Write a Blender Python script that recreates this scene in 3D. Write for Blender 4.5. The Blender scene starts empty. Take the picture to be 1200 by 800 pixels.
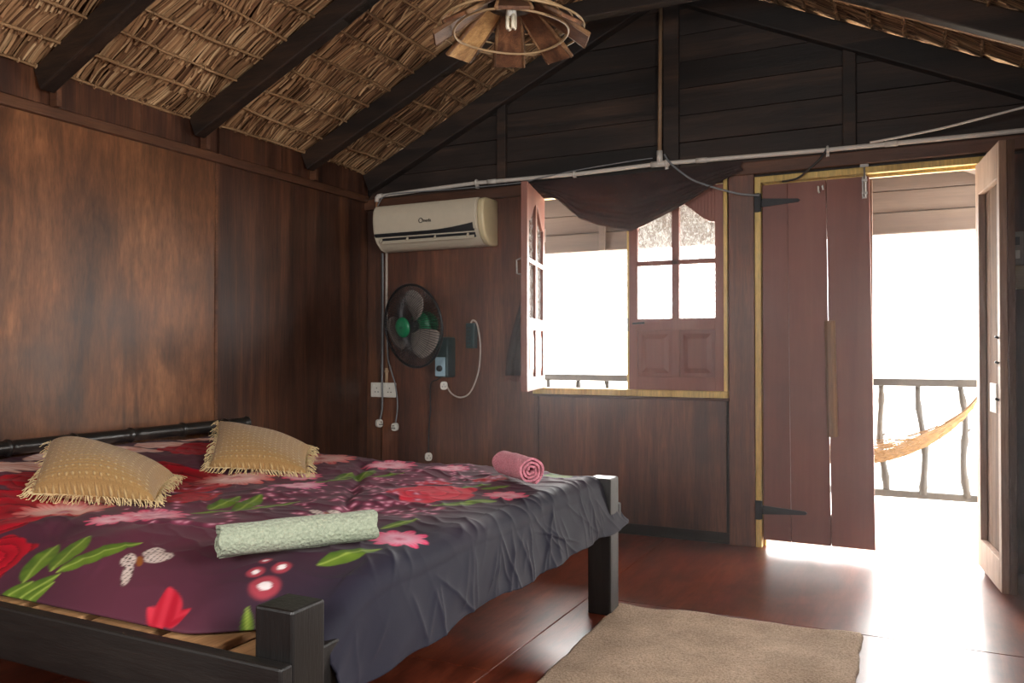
import bpy, bmesh, math, random
import numpy as np
from mathutils import Vector, Matrix
random.seed(7); rng = np.random.default_rng(7)
PI = math.pi
sc = bpy.context.scene
COL = sc.collection

# ------------------------------------------------------------------ camera, world, light, exposure
cam_d = bpy.data.cameras.new('camera'); cam = bpy.data.objects.new('camera', cam_d); COL.objects.link(cam)
cam_d.sensor_width = 36.0; cam_d.lens = 28.8; cam_d.clip_start = 0.02
cam.location = (3.41, -4.64, 1.07)
cam.rotation_euler = (math.radians(90.716), 0, math.radians(26.3))
sc.camera = cam
w = bpy.data.worlds.new('sky'); sc.world = w; w.use_nodes = True
bg = w.node_tree.nodes['Background']; bg.inputs[0].default_value = (1.0, 0.975, 0.94, 1); bg.inputs[1].default_value = 15.0
vs = sc.view_settings; vs.view_transform = 'Standard'; vs.look = 'None'; vs.gamma = 1.0; vs.use_curve_mapping = False
vs.exposure = 1.0
sc.cycles.use_denoising = True
sc.cycles.max_bounces = 8; sc.cycles.diffuse_bounces = 5; sc.cycles.transparent_max_bounces = 12
sc.cycles.sample_clamp_indirect = 3.0; sc.cycles.sample_clamp_direct = 5.0; sc.cycles.use_adaptive_sampling = False

def portal(name, loc, rot, sx, sy):                 # guides sky light through an opening, adds no light itself
    d = bpy.data.lights.new(name, 'AREA'); d.shape = 'RECTANGLE'; d.size = sx; d.size_y = sy; d.cycles.is_portal = True
    o = bpy.data.objects.new(name, d); COL.objects.link(o); o.location = loc; o.rotation_euler = rot
portal('door_portal', (3.17, 0.09, 0.95), (-PI/2, 0, 0), 1.06, 1.9)
portal('window_portal', (1.88, 0.09, 1.43), (-PI/2, 0, 0), 1.14, 1.2)
portal('rear_portal', (1.95, -5.66, 1.5), (PI/2, 0, 0), .9, .8)  # unseen opening behind the camera, added to brighten the room
portal('right_portal', (4.26, -3.6, 1.5), (0, PI/2, 0), 1.0, 1.0)  # unseen opening on the right, likewise added for its daylight

# ------------------------------------------------------------------ helpers
def hexc(r, g, b):
    f = lambda v: (v/255/12.92) if v/255 <= .04045 else ((v/255+.055)/1.055)**2.4
    return (f(r), f(g), f(b), 1)

class MB:
    def __init__(s): s.v = []; s.f = []
    def add(s, v, f):
        n = len(s.v); s.v += [tuple(p) for p in v]; s.f += [tuple(i+n for i in q) for q in f]; return s
    def box(s, x0, x1, y0, y1, z0, z1):
        return s.add([(x, y, z) for z in (z0, z1) for y in (y0, y1) for x in (x0, x1)],
                     [(0,2,3,1),(4,5,7,6),(0,1,5,4),(2,6,7,3),(0,4,6,2),(1,3,7,5)])
    def obox(s, c, ax, ay, az):                     # centre and three half-axis vectors
        c, ax, ay, az = map(Vector, (c, ax, ay, az))
        return s.add([c+ax*i+ay*j+az*k for k in (-1,1) for j in (-1,1) for i in (-1,1)],
                     [(0,2,3,1),(4,5,7,6),(0,1,5,4),(2,6,7,3),(0,4,6,2),(1,3,7,5)])
    def prism(s, poly, a, b, fn):                   # polygon (p,q) extruded from a to b; fn(p,q,t)->xyz
        n = len(poly)
        return s.add([fn(p, q, a) for p, q in poly] + [fn(p, q, b) for p, q in poly],
                     [tuple(range(n))[::-1], tuple(range(n, 2*n))] + [(i, (i+1) % n, n+(i+1) % n, n+i) for i in range(n)])
    def tube(s, pts, r, n=8, cap=True, closed=False):
        pts = [Vector(p) for p in pts]; m = len(pts)
        rs = r if isinstance(r, (list, tuple, np.ndarray)) else [r]*m
        vs_ = []; up = None
        for i in range(m):
            if closed: t = pts[(i+1) % m]-pts[i-1]
            else: t = pts[min(i+1, m-1)]-pts[max(i-1, 0)]
            t.normalize()
            if up is None: up = Vector((0,0,1)) if abs(t.z) < .9 else Vector((1,0,0))
            a = t.cross(up)
            if a.length < 1e-4: a = t.cross(Vector((.3,.9,.1)))
            a.normalize(); b = a.cross(t).normalized(); up = b
            vs_ += [pts[i]+(a*math.cos(2*PI*k/n)+b*math.sin(2*PI*k/n))*rs[i] for k in range(n)]
        f = []
        for i in range(m if closed else m-1):
            j = (i+1) % m
            f += [(i*n+k, i*n+(k+1) % n, j*n+(k+1) % n, j*n+k) for k in range(n)]
        if cap and not closed: f += [tuple(range(n)), tuple(range((m-1)*n, m*n))[::-1]]
        return s.add(vs_, f)
    def lathe(s, prof, o, d, n=24, cap=True):       # profile (radius, distance along d) about the axis o+d
        o = Vector(o); d = Vector(d).normalized()
        a = d.cross(Vector((0,0,1)) if abs(d.z) < .9 else Vector((1,0,0))).normalized(); b = d.cross(a)
        vs_ = [o+d*h+(a*math.cos(2*PI*k/n)+b*math.sin(2*PI*k/n))*r for r, h in prof for k in range(n)]
        f = [(i*n+k, i*n+(k+1) % n, (i+1)*n+(k+1) % n, (i+1)*n+k) for i in range(len(prof)-1) for k in range(n)]
        if cap: f += [tuple(range(n)), tuple(range((len(prof)-1)*n, len(prof)*n))[::-1]]
        return s.add(vs_, f)
    def build(s, name, mat, parent=None, smooth=False, bevel=0, seg=2):
        me = bpy.data.meshes.new(name); me.from_pydata(s.v, [], s.f); me.update()
        return finish(name, me, mat, parent, smooth, bevel, seg)

def finish(name, me, mat, parent=None, smooth=False, bevel=0, seg=2, fix=True):
    if fix:
        bm = bmesh.new(); bm.from_mesh(me); bmesh.ops.recalc_face_normals(bm, faces=bm.faces); bm.to_mesh(me); bm.free()
    o = bpy.data.objects.new(name, me); COL.objects.link(o)
    me.materials.append(mat)
    if smooth:
        for p in me.polygons: p.use_smooth = True
        if smooth == 'auto':
            try: me.set_sharp_from_angle(angle=math.radians(40))
            except Exception: pass
    if bevel:
        m = o.modifiers.new('bevel', 'BEVEL'); m.width = bevel; m.segments = seg; m.limit_method = 'ANGLE'; m.angle_limit = .7
    if parent:
        o.parent = parent; o.matrix_parent_inverse = Matrix.Translation(-root_loc(parent))
    return o
def root_loc(o):
    l = o.location.copy(); p = o.parent
    return l if p is None else Vector((0,0,0)) if o.type == 'MESH' else l
def thing(name, loc, label, cat, group=None, kind=None):
    o = bpy.data.objects.new(name, None); o.empty_display_size = .1; COL.objects.link(o); o.location = loc
    return tag(o, label, cat, group, kind)
def tag(o, label, cat, group=None, kind=None):
    o['label'] = label; o['category'] = cat
    if group: o['group'] = group
    if kind: o['kind'] = kind
    return o

# ------------------------------------------------------------------ materials
class NT:
    def __init__(s, name):
        s.m = bpy.data.materials.new(name); s.m.use_nodes = True; s.t = s.m.node_tree; s.n = s.t.nodes
        s.b = s.n['Principled BSDF']; s.out = s.n['Material Output']
    def node(s, typ, **kw):
        n = s.n.new(typ)
        for k, v in kw.items():
            if k.startswith('_'): n.inputs[k[1:].replace('_', ' ')].default_value = v
            else: setattr(n, k, v)
        return n
    def link(s, a, b): s.t.links.new(a, b)
    def pos(s, scale):
        g = s.node('ShaderNodeNewGeometry'); m = s.node('ShaderNodeMapping', _Scale=scale)
        s.link(g.outputs['Position'], m.inputs['Vector']); s.geo = g; return m.outputs[0]
    def noise(s, vec, scale, detail=4, rough=.6, dist=0):
        n = s.node('ShaderNodeTexNoise', _Scale=scale, _Detail=detail, _Roughness=rough, _Distortion=dist); s.link(vec, n.inputs['Vector']); return n.outputs[0]
    def ramp(s, fac, stops):
        r = s.node('ShaderNodeValToRGB'); e = r.color_ramp.elements
        while len(e) < len(stops): e.new(.5)
        for i, (p, c) in enumerate(stops): e[i].position = p; e[i].color = c if len(c) == 4 else (*c, 1)
        s.link(fac, r.inputs[0]); return r.outputs[0]
    def mix(s, a, b, fac, mode='MIX'):
        m = s.node('ShaderNodeMix', data_type='RGBA', blend_type=mode)
        for sock, v in ((m.inputs[0], fac), (m.inputs[6], a), (m.inputs[7], b)):
            if hasattr(v, 'is_output'): s.link(v, sock)
            else: sock.default_value = v
        return m.outputs[2]
    def math(s, op, a, b=0):
        m = s.node('ShaderNodeMath', operation=op)
        for sock, v in ((m.inputs[0], a), (m.inputs[1], b)):
            if hasattr(v, 'is_output'): s.link(v, sock)
            else: sock.default_value = v
        return m.outputs[0]
    def bump(s, h, strength=.3, dist=.01):
        b = s.node('ShaderNodeBump', _Strength=strength, _Distance=dist); s.link(h, b.inputs['Height']); s.link(b.outputs[0], s.b.inputs['Normal'])
    def done(s, color=None, rough=.5, metal=0, spec=.5, **kw):
        if color is not None:
            if hasattr(color, 'is_output'): s.link(color, s.b.inputs['Base Color'])
            else: s.b.inputs['Base Color'].default_value = color
        if hasattr(rough, 'is_output'): s.link(rough, s.b.inputs['Roughness'])
        else: s.b.inputs['Roughness'].default_value = rough
        s.b.inputs['Metallic'].default_value = metal; s.b.inputs['Specular IOR Level'].default_value = spec
        for k, v in kw.items(): s.b.inputs[k.replace('_', ' ')].default_value = v
        return s.m

def plain(name, c, rough=.5, metal=0, spec=.5, var=.12, **kw):
    t = NT(name); v = t.pos((1,1,1)); n = t.noise(v, 35, 3)
    c2 = tuple(x*(1-var) for x in c[:3])+(1,); c3 = tuple(min(1, x*(1+var)) for x in c[:3])+(1,)
    return t.done(t.ramp(n, [(.3, c2), (.7, c3)]), rough, metal, spec, **kw)
def wood(name, dark, mid, light, axis='z', freq=9, rough=(.4, .6), bump=.25, spec=.5, patch=.6, fine=1.0, vary=.35, stretch=14, fib_mix=.55, vein=0):
    t = NT(name); sx = {'x': (1/stretch,1,1), 'y': (1,1/stretch,1), 'z': (1,1,1/stretch)}[axis]
    v = t.pos(sx); oi = t.node('ShaderNodeObjectInfo')
    sh = t.node('ShaderNodeVectorMath', operation='ADD'); t.link(v, sh.inputs[0])
    sc_ = t.math('MULTIPLY', oi.outputs['Random'], 7.3); t.link(sc_, sh.inputs[1]); v = sh.outputs[0]
    g = t.noise(v, freq, 6, .62, .6); fib = t.noise(v, freq*14*fine, 3, .7)
    big = t.noise(t.pos((1,1,1)), 2.3, 3, .6, .4)
    c = t.ramp(g, [(.28, dark), (.5, mid), (.74, light)])
    c = t.mix(c, t.ramp(fib, [(.3, (.45,.45,.45)), (.7, (1.25,1.25,1.25))]), fib_mix, 'MULTIPLY')
    c = t.mix(c, t.ramp(big, [(.32, (.45,.43,.42)), (.66, (1.25,1.2,1.15))]), patch, 'MULTIPLY')
    if vein:
        vn = t.noise(t.pos((1,1,.10)), 1.5, 3, .45, .6); ln = t.ramp(t.math('ABSOLUTE', t.math('SUBTRACT', vn, .5)), [(.003, (1,1,1)), (.014, (0,0,0))])
        c = t.mix(c, (.30,.24,.20,1), t.math('MULTIPLY', ln, vein), 'MULTIPLY')
        kn = t.node('ShaderNodeTexVoronoi', _Scale=1.5, _Randomness=1.0); t.link(t.pos((1,1,.55)), kn.inputs['Vector'])
        rg = t.ramp(t.math('ADD', kn.outputs['Distance'], t.math('MULTIPLY', g, .10)), [(.09, (.25,.2,.17)), (.13, (.6,.52,.46)), (.15, (.4,.33,.28)), (.21, (1,1,1))]); c = t.mix(c, rg, .8, 'MULTIPLY')
    rv = t.ramp(oi.outputs['Random'], [(0, (1-vary,)*3), (1, (1+vary,)*3)])
    c = t.mix(c, rv, 1.0, 'MULTIPLY')
    r = t.math('ADD', t.math('MULTIPLY', big, rough[1]-rough[0]), rough[0])
    t.bump(fib, bump, .004)
    return t.done(c, r, 0, spec)

M = {}
M['ply'] = wood('warm_plywood', hexc(66,40,25), hexc(112,71,44), hexc(148,99,64), 'z', 4.5, (.30,.50), .10, .5, .75, .8, .05, 5, .7, .6)
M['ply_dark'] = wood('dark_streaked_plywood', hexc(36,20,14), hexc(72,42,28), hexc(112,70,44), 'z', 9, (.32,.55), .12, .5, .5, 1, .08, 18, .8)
M['ply_back'] = wood('brown_plywood', hexc(64,35,22), hexc(104,61,40), hexc(132,83,56), 'z', 8, (.38,.6), .12, .5, .5, 1, .10, 16, .8)
M['plank'] = wood('blackened_plank', hexc(24,18,16), hexc(44,33,28), hexc(78,58,46), 'x', 9, (.5,.75), .3, .35, .6, 1, .45, 18)
M['beam'] = wood('dark_rafter_wood', hexc(20,14,11), hexc(38,26,19), hexc(62,42,29), 'x', 8, (.5,.75), .35, .35, .5, 1, .15, 10)
M['rail'] = wood('brown_rail_wood', hexc(60,36,24), hexc(92,58,39), hexc(122,80,54), 'x', 8, (.45,.6), .2, .4, .4, 1, .2, 14)
M['raily'] = wood('brown_wall_rail_wood', hexc(52,31,20), hexc(84,52,34), hexc(112,74,48), 'y', 8, (.45,.6), .2, .4, .4, 1, .2, 14)
M['yellow'] = wood('yellow_painted_wood', hexc(176,140,70), hexc(214,182,104), hexc(226,198,124), 'z', 6, (.45,.6), .15, .4, .25, 1, .05, 8)
M['door'] = wood('brown_painted_planks', hexc(108,62,50), hexc(130,78,64), hexc(142,90,75), 'z', 3, (.45,.6), .06, .4, .25, 1, .05, 14, .15)
M['door_raw'] = wood('weathered_door_wood', hexc(112,84,66), hexc(150,118,96), hexc(178,148,124), 'z', 9, (.55,.7), .3, .3, .3, 1, .08, 16)
M['door_dull'] = wood('dull_outer_planks', hexc(70,52,42), hexc(96,74,60), hexc(120,96,78), 'z', 12, (.85,.95), .3, .1, .4, 1, .06, 10)
t = NT('varnished_red_floor'); g = t.noise(t.pos((1, .16, 1)), 14, 6, .65, .6); big = t.noise(t.pos((1,.6,1)), 2.6, 6, .68, .5); oi = t.node('ShaderNodeObjectInfo')
fib = t.noise(t.pos((1, .06, 1)), 120, 3, .7)
c = t.ramp(g, [(.25, hexc(78,37,26)), (.5, hexc(118,56,38)), (.78, hexc(150,82,56))])
c = t.mix(c, t.ramp(fib, [(.3, (.6,.6,.6)), (.7, (1.2,1.2,1.2))]), .55, 'MULTIPLY')
c = t.mix(c, t.ramp(big, [(.36, (.42,.38,.37)), (.60, (1.25,1.15,1.1))]), .85, 'MULTIPLY')
c = t.mix(c, t.ramp(oi.outputs['Random'], [(0, (.8,.8,.8)), (1, (1.15,1.12,1.1))]), 1.0, 'MULTIPLY')
sm = t.noise(t.pos((1, .35, 1)), 7, 3, .5, .2)
r = t.ramp(sm, [(.30, (.285,)*3), (.70, (.34,)*3)])
M['floor'] = t.done(c, r, 0, .7)
M['dark'] = plain('dark_gap', (.012,.009,.008,1), .9, 0, .2)

t = NT('dry_palm_thatch'); v = t.pos((1.2, 9, 1.2)); g = t.noise(v, 6, 5, .7); t.node('ShaderNodeNewGeometry')
isl = t.ramp(t.geo.outputs['Random Per Island'], [(0, hexc(84,56,38)), (.3, hexc(142,106,76)), (.7, hexc(180,142,104)), (1, hexc(222,190,148))])
c = t.mix(isl, t.ramp(g, [(.3, (.5,.48,.45)), (.7, (1.2,1.18,1.15))]), .8, 'MULTIPLY')
big = t.noise(t.pos((1,1,1)), 1.6, 3)
c = t.mix(c, t.ramp(big, [(.35, (.62,.55,.5)), (.65, (1.1,1.08,1.05))]), .7, 'MULTIPLY')
t.bump(g, .4, .004); M['thatch'] = t.done(c, .75, 0, .25)
M['thatch_back'] = plain('old_thatch_backing', hexc(70,46,30), .9, 0, .1)
M['cane'] = wood('split_cane', hexc(104,76,52), hexc(146,112,78), hexc(184,150,112), 'y', 20, (.5,.7), .3, .3, .3, 1, .2, 5)

# ------------------------------------------------------------------ the room's own measures
W_, RX, RZ, SL = 4.2, 2.1, 2.17, .46          # room width, ridge x, rafter underside at the eave, roof slope
YR = -5.6
def roof(x): return RZ + SL*(RX-abs(x-RX))    # rafter underside
SA = math.atan(SL); CS, SN = math.cos(SA), math.sin(SA)
OFF = .112/CS                                  # rafter depth measured upright
def P_roof(side, q, y, n):                     # q up the slope from the eave, n out of the roof (upwards)
    x = q*CS - n*SN; z = RZ+OFF + q*SN + n*CS
    return (x, y, z) if side < 0 else (W_-x, y, z)

# floor -------------------------------------------------------------
floor = tag(MB().box(-.1, W_+.1, YR-.1, .1, -.14, -.022).build('floor', M['dark']), 'reddish brown varnished plywood floor of the room', 'floor', kind='structure')
xs = [-.1, .9, 2.12, W_+.1]
for i in range(3):
    ys = [YR-.1, -3.7, -1.26, .10] if i > 1 else [YR-.1, -4.6, -2.2, .10]
    for a, b in zip(ys[:-1], ys[1:]):
        MB().box(xs[i]+.002, xs[i+1]-.002, a+.002, b-.002, -.022, 0).build('floor_panel', M['floor'], floor, bevel=.0025)

# left wall -----------------------------------------------------------
wl = tag(MB().box(-.08, -.014, YR-.1, .1, -.14, 2.33).build('wall_left', M['ply_dark']), 'warm brown plywood wall behind the bed head', 'wall', kind='structure')
yj = [YR, -3.82, -2.59, -1.372, 0]
for k in range(4):
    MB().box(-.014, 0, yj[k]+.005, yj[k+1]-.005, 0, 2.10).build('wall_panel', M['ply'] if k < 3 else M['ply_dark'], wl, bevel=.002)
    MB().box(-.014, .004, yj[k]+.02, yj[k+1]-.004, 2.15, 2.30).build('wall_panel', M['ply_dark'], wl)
for k in (1, 2, 3):
    MB().box(-.012, .006, yj[k]-.006, yj[k]+.013, 0, 2.10).build('joint_batten', M['rail'], wl, bevel=.002)
MB().box(-.01, .028, YR, -.02, 2.095, 2.142).build('wall_rail', M['raily'], wl, bevel=.004)

# back wall -----------------------------------------------------------
DX0, DX1, DZ = 2.645, 3.70, 2.0       # door opening
WX0, WX1, WZ0, WZ1 = 1.30, 2.452, .835, 2.045
wb = MB()
for a in [(-.1, WX0, 0, 2.12), (WX0, WX1, 0, WZ0-.03), (WX0, WX1, WZ1, 2.12), (WX1, DX0-.03, 0, 2.12), (DX0-.03, DX1+.03, DZ+.03, 2.12), (DX1+.03, W_+.1, 0, 2.12)]:
    wb.box(a[0], a[1], .014, .06, a[2]-.0, a[3])
wb.prism([(-.1, 2.12), (W_+.1, 2.12), (W_+.1, 2.24), (RX, roof(RX)+.1), (-.1, 2.24)], .02, .05, lambda p, q, t_: (p, t_, q))
wb = tag(wb.build('wall_back', M['plank']), 'back wall of brown plywood with blackened gable planks above', 'wall', kind='structure')
def bp(name, x0, x1, z0, z1, m='ply_back', y0=0, y1=.014, bev=.002): return MB().box(x0, x1, y0, y1, z0, z1).build(name, M[m], wb, bevel=bev)
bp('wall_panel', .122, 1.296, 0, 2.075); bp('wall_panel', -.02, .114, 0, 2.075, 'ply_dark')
bp('wall_panel', 1.304, 2.452, 0, WZ0-.03); bp('wall_panel', 3.735, W_+.02, 0, 2.03)
bp('door_post_board', 2.472, 2.610, 0, 2.075, 'ply_back', -.02, .014, .004)
bp('tie_beam', -.02, W_+.02, 2.045, 2.115, 'rail', -.035, .014, .006)
bp('window_head_board', WX0, WX1, 2.02, 2.045, 'rail', -.01, .014)
zz = [2.115]+[2.115+.155*k for k in range(1, 8)]
for k in range(7):
    z0, z1 = zz[k]+.002, zz[k+1]-.002
    lim = lambda z: max(0, (z-(RZ+.03))/SL)
    for xa, xb in ((-.02, 1.06), (1.06, 2.13), (2.13, 3.10), (3.10, W_+.02)):
        poly = []
        for (px, pz) in ((xa, z0), (xb, z0), (xb, z1), (xa, z1)):
            l = lim(pz); poly.append((min(max(px, l), W_-l), pz))
        if max(p[0] for p in poly)-min(p[0] for p in poly) < .05: continue
        dy = random.uniform(-.006, .004)
        MB().prism(poly, dy+.0, .022, lambda p, q, t_: (p, t_, q)).build('gable_plank', M['plank'], wb, bevel=.002)
for x, ww in ((1.056, .03), (2.15, .045), (3.10, .032)):
    MB().box(x-ww, x+ww, -.035, 0, 2.115, roof(x)+.02).build('gable_stud', M['plank'], wb, bevel=.004)
def rafter(y0, y1, side, parent, name='rafter', d=.112, n0=0, m='beam', q1=None):
    q1 = q1 or RX/CS+.02
    prm = [(-.0, -d+n0), (q1, -d+n0), (q1, n0), (-.0, n0)]
    return MB().prism(prm, y0, y1, lambda q, n, y: P_roof(side, q, y, n)).build(name, M[m], parent, bevel=.008)
for s in (-1, 1): rafter(-.075, -.002, s, wb, 'gable_rafter', .125, -.02, 'plank')
tag(MB().box(.03, DX0-.05, -.014, 0, 0, .062).build('baseboard_back', M['plank'], bevel=.004), 'dark low baseboard strip along the back wall', 'baseboard', kind='structure')

# right and rear walls (out of view, with openings added to light the interior) ------------------
wr = MB()
for y0, y1, z0, z1 in [(YR-.1, -4.1, -.14, 2.33), (-4.1, -3.1, -.14, 1.0), (-4.1, -3.1, 2.0, 2.33), (-3.1, .1, -.14, 2.33)]: wr.box(W_, W_+.06, y0, y1, z0, z1)
tag(wr.build('wall_right', M['ply_back']), 'brown plywood wall to the right of the camera with an opening added for daylight', 'wall', kind='structure')
wr = MB()
for x0, x1, z0, z1 in [(-.1, 1.5, -.14, 2.3), (1.5, 2.4, -.14, 1.1), (1.5, 2.4, 1.9, 2.3), (2.4, W_+.1, -.14, 2.3)]: wr.box(x0, x1, YR-.06, YR, z0, z1)
wr.prism([(-.1, 2.3), (W_+.1, 2.3), (RX, roof(RX)+.25)], YR-.06, YR, lambda p, q, t_: (p, t_, q))
tag(wr.build('wall_rear', M['ply_back']), 'brown plywood wall behind the camera with an opening added for daylight', 'wall', kind='structure')

# ceiling: thatch, battens, rafters, collar ties ---------------------------------------------
YT0, YT1 = YR-.2, 1.45
cb = MB()
for s in (-1, 1):
    cb.prism([(-.55, .05), (RX/CS+.03, .05), (RX/CS+.03, .09), (-.55, .09)], YT0, YT1, lambda q, n, y, s=s: P_roof(s, q, y, n))
ceil = tag(cb.build('ceiling', M['thatch_back']), 'sloping palm thatch ceiling on dark rafters', 'ceiling', kind='structure')
QL = RX/CS; NC = 13; CO = QL/NC
def thatch(side):
    V = []; Fc = []
    for k in range(-2, NC):
        for layer in range(2):
            y = YT0
            while y < YT1:
                dens = .0082 if y > -3.6 else .035
                wd = dens*random.uniform(.7, 1.4)
                q_top = (k+1)*CO + .015*random.random(); L = CO*random.uniform(1.05, 1.32) if layer == 0 else CO*random.uniform(.5, 1.05)
                sk = random.gauss(0, .0022) + .022*math.sin(y*4.2+k*2.3)+.012*math.sin(y*11+k); cv = random.gauss(0, .0025)+.010*math.sin(y*6.3+k*1.1)
                n0 = .030 + .004*random.random() - .004*layer; n1 = .006 - .008*layer + random.uniform(-.004, .003)
                if layer == 1 and random.random() < .88: y += wd; continue
                b = len(V); yc = y + wd/2; nn = 4
                tl = random.uniform(-.35, .35)
                for i in range(nn+1):
                    u = i/nn; q = q_top - L*u; n = n0 + (n1-n0)*u**.7 + .004*math.sin(u*PI)
                    yy = yc + sk*u + cv*math.sin(u*PI); hw = wd*.60*(1-.15*u)
                    V.append(P_roof(side, q, yy-hw, n+tl*hw)); V.append(P_roof(side, q, yy+hw, n-tl*hw))
                Fc += [(b+2*i, b+2*i+1, b+2*i+3, b+2*i+2) for i in range(nn)]
                y += wd*.92
    me = bpy.data.meshes.new('thatch_leaves'); me.from_pydata(V, [], Fc); me.update()
    o = finish('thatch_leaves', me, M['thatch'], ceil, fix=False); o['kind'] = 'stuff'
    for k in range(0, NC):
        pts = []; ph = random.random()*6
        for i in range(60):
            y = YT0+(YT1-YT0)*i/59
            pts.append(P_roof(side, k*CO+.02+.012*math.sin(y*3+ph)+random.uniform(-.005, .005), y, -.006+.004*math.sin(y*7+ph)))
        MB().tube(pts, [.0065*random.uniform(.75, 1.3) for _ in pts], 6).build('thatch_batten', M['cane'], ceil, smooth=True)
        mb = MB(); y = -3.4
        while y < 1.2:                                  # ties round the batten
            p = Vector(P_roof(side, k*CO+.02+.012*math.sin(y*3+ph), y, -.006)); u = Vector(P_roof(side, 1, 0, 0))-Vector(P_roof(side, 0, 0, 0))
            nn = Vector(P_roof(side, 0, 0, 1))-Vector(P_roof(side, 0, 0, 0))
            mb.tube([p+(u*math.cos(a)+nn*math.sin(a)*1.0)*.010 for a in np.linspace(0, 2*PI, 7)[:-1]], .0028, 4, closed=True)
            y += random.uniform(.05, .11)
        o = mb.build('batten_ties', M['cane'], ceil); o['kind'] = 'stuff'
thatch(-1); thatch(1)
YRAF = [-.66, -1.53, -2.37, -3.22, -4.1, -5.0]
for y in YRAF:
    for s in (-1, 1):
        rafter(y-.034, y+.034, s, ceil)
    for s in (-1, 1):
        x = .012 if s < 0 else W_-.012
        MB().box(min(x, x-s*.05)-.0, max(x, x-s*.05), y+.036, y+.06, 2.14, 2.27).build('rafter_cleat', M['rail'], ceil, bevel=.002)
MB().prism([(.0, -.112), (RX/CS, -.112), (RX/CS, -.085), (.0, -.085)], -.625, -.608, lambda q, n, y: P_roof(1, q, y, n)).build('rafter_lit_edge', M['cane'], ceil, bevel=.003)  # pale strip added to give the right rafter its lit edge
MB().box(1.36, 2.84, -.694, -.626, 2.80, 2.89).build('collar_tie', M['beam'], ceil, bevel=.006)
for y in (-2.37, -4.1): MB().box(1.36, 2.84, y-.034, y+.034, 2.80, 2.89).build('collar_tie', M['beam'], ceil, bevel=.006)
MB().box(RX-.035, RX+.035, YT0, YT1, roof(RX)-.0, roof(RX)+.11).build('ridge_beam', M['beam'], ceil, bevel=.006)

# ------------------------------------------------------------------ door
M['pale_floor'] = wood('pale_weathered_deck', hexc(190,180,164), hexc(214,206,192), hexc(228,222,210), 'x', 8, (.6,.8), .2, .3, .2, 1, .05, 16)
M['iron'] = plain('black_iron', (.018,.018,.02,1), .5, .6, .5)
M['steel'] = plain('dull_steel', (.32,.30,.28,1), .4, .9, .5)
M['paper'] = plain('white_plate', hexc(226,222,214), .5)
door = thing('door_1', (3.17, 0, 0), 'brown plank double door in a yellow frame, right leaf open', 'door', kind='structure')
MB().box(2.613, 2.645, -.012, .06, 0, 2.032).build('door_jamb', M['yellow'], door, bevel=.003)
MB().box(2.645, 2.660, .035, .06, 0, 2.0).build('door_stop', M['yellow'], door, bevel=.002)
MB().box(3.70, 3.732, -.012, .06, 0, 2.032).build('door_jamb', M['yellow'], door, bevel=.003)
MB().box(2.645, 3.70, -.012, .06, 1.998, 2.032).build('door_lintel', M['yellow'], door, bevel=.003)
MB().box(2.645, 3.70, .035, .06, 1.982, 1.998).build('door_stop', M['yellow'], door, bevel=.002)
MB().box(2.645, 3.70, -.0, .105, -.03, -.004).build('threshold', M['pale_floor'], door, bevel=.003)
leaf = MB().box(2.655, 2.70, .031, .052, .05, 1.97).box(3.13, 3.205, .031, .052, .05, 1.97).box(2.70, 3.13, .031, .052, 1.86, 1.97).box(2.70, 3.13, .031, .052, .05, .2).build('door_leaf', M['door_raw'], door, bevel=.003)
for x0a, x1a, x0b, x1b in ((2.652, 2.7830, 2.652, 2.7960), (2.7836, 2.9795, 2.7982, 2.9965), (2.9820, 3.192, 3.0005, 3.212)):
    MB().prism([(x0b, .042), (x1b, .042), (x1a, 1.985), (x0a, 1.985)], .004, .030, lambda p, q, t_: (p, t_, q)).build('door_plank', M['door'], leaf, bevel=.002)
def strap(z, L, yoff=.004):
    m = MB().box(2.612, 2.640, -.022, -.013, z-.052, z+.052)
    m.prism([(2.645, z-.024), (2.645+L, z-.009), (2.645+L+.01, z), (2.645+L, z+.009), (2.645, z+.024)], -.004, .004, lambda p, q, t_: (p, t_, q))
    m.tube([(2.642, -.013, z-.05), (2.642, -.013, z+.05)], .007, 8)
    return m.build('strap_hinge', M['iron'], leaf, bevel=.001)
strap(1.888, .195); strap(.205, .225)
hp = MB(); hp.prism([(-.028, 0), (.028, 0), (.026, .02), (.013, .034), (-.013, .034), (-.026, .02)], .62, 1.235, lambda p, q, z: (3.003+p+(.93-z)*.018, .004-q, z))
hp.build('pull_pole', wood('split_pole_wood', hexc(70,48,34), hexc(120,86,52), hexc(170,130,76), 'z', 7, (.5,.7)), leaf, bevel=.004)
b = MB().box(3.158, 3.18, -.004, .004, 1.87, 1.985).tube([(3.17, -.010, 1.875), (3.17, -.010, 2.05)], .006, 8)
b.box(3.157, 3.183, -.020, -.004, 1.955, 1.968).box(3.157, 3.183, -.020, -.004, 1.89, 1.902).box(3.15, 3.19, -.022, -.012, 2.03, 2.07)
b.build('slide_bolt', M['steel'], leaf)
MB().tube([(2.945, .004, 1.945), (2.943, -.014, 1.95), (2.945, -.018, 1.925), (2.949, -.012, 1.915)], .005, 6).tube([(2.962, .004, 1.95), (2.965, -.014, 1.952), (2.968, -.016, 1.93)], .005, 6).build('coat_hook', M['paper'], leaf, smooth=True)
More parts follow.
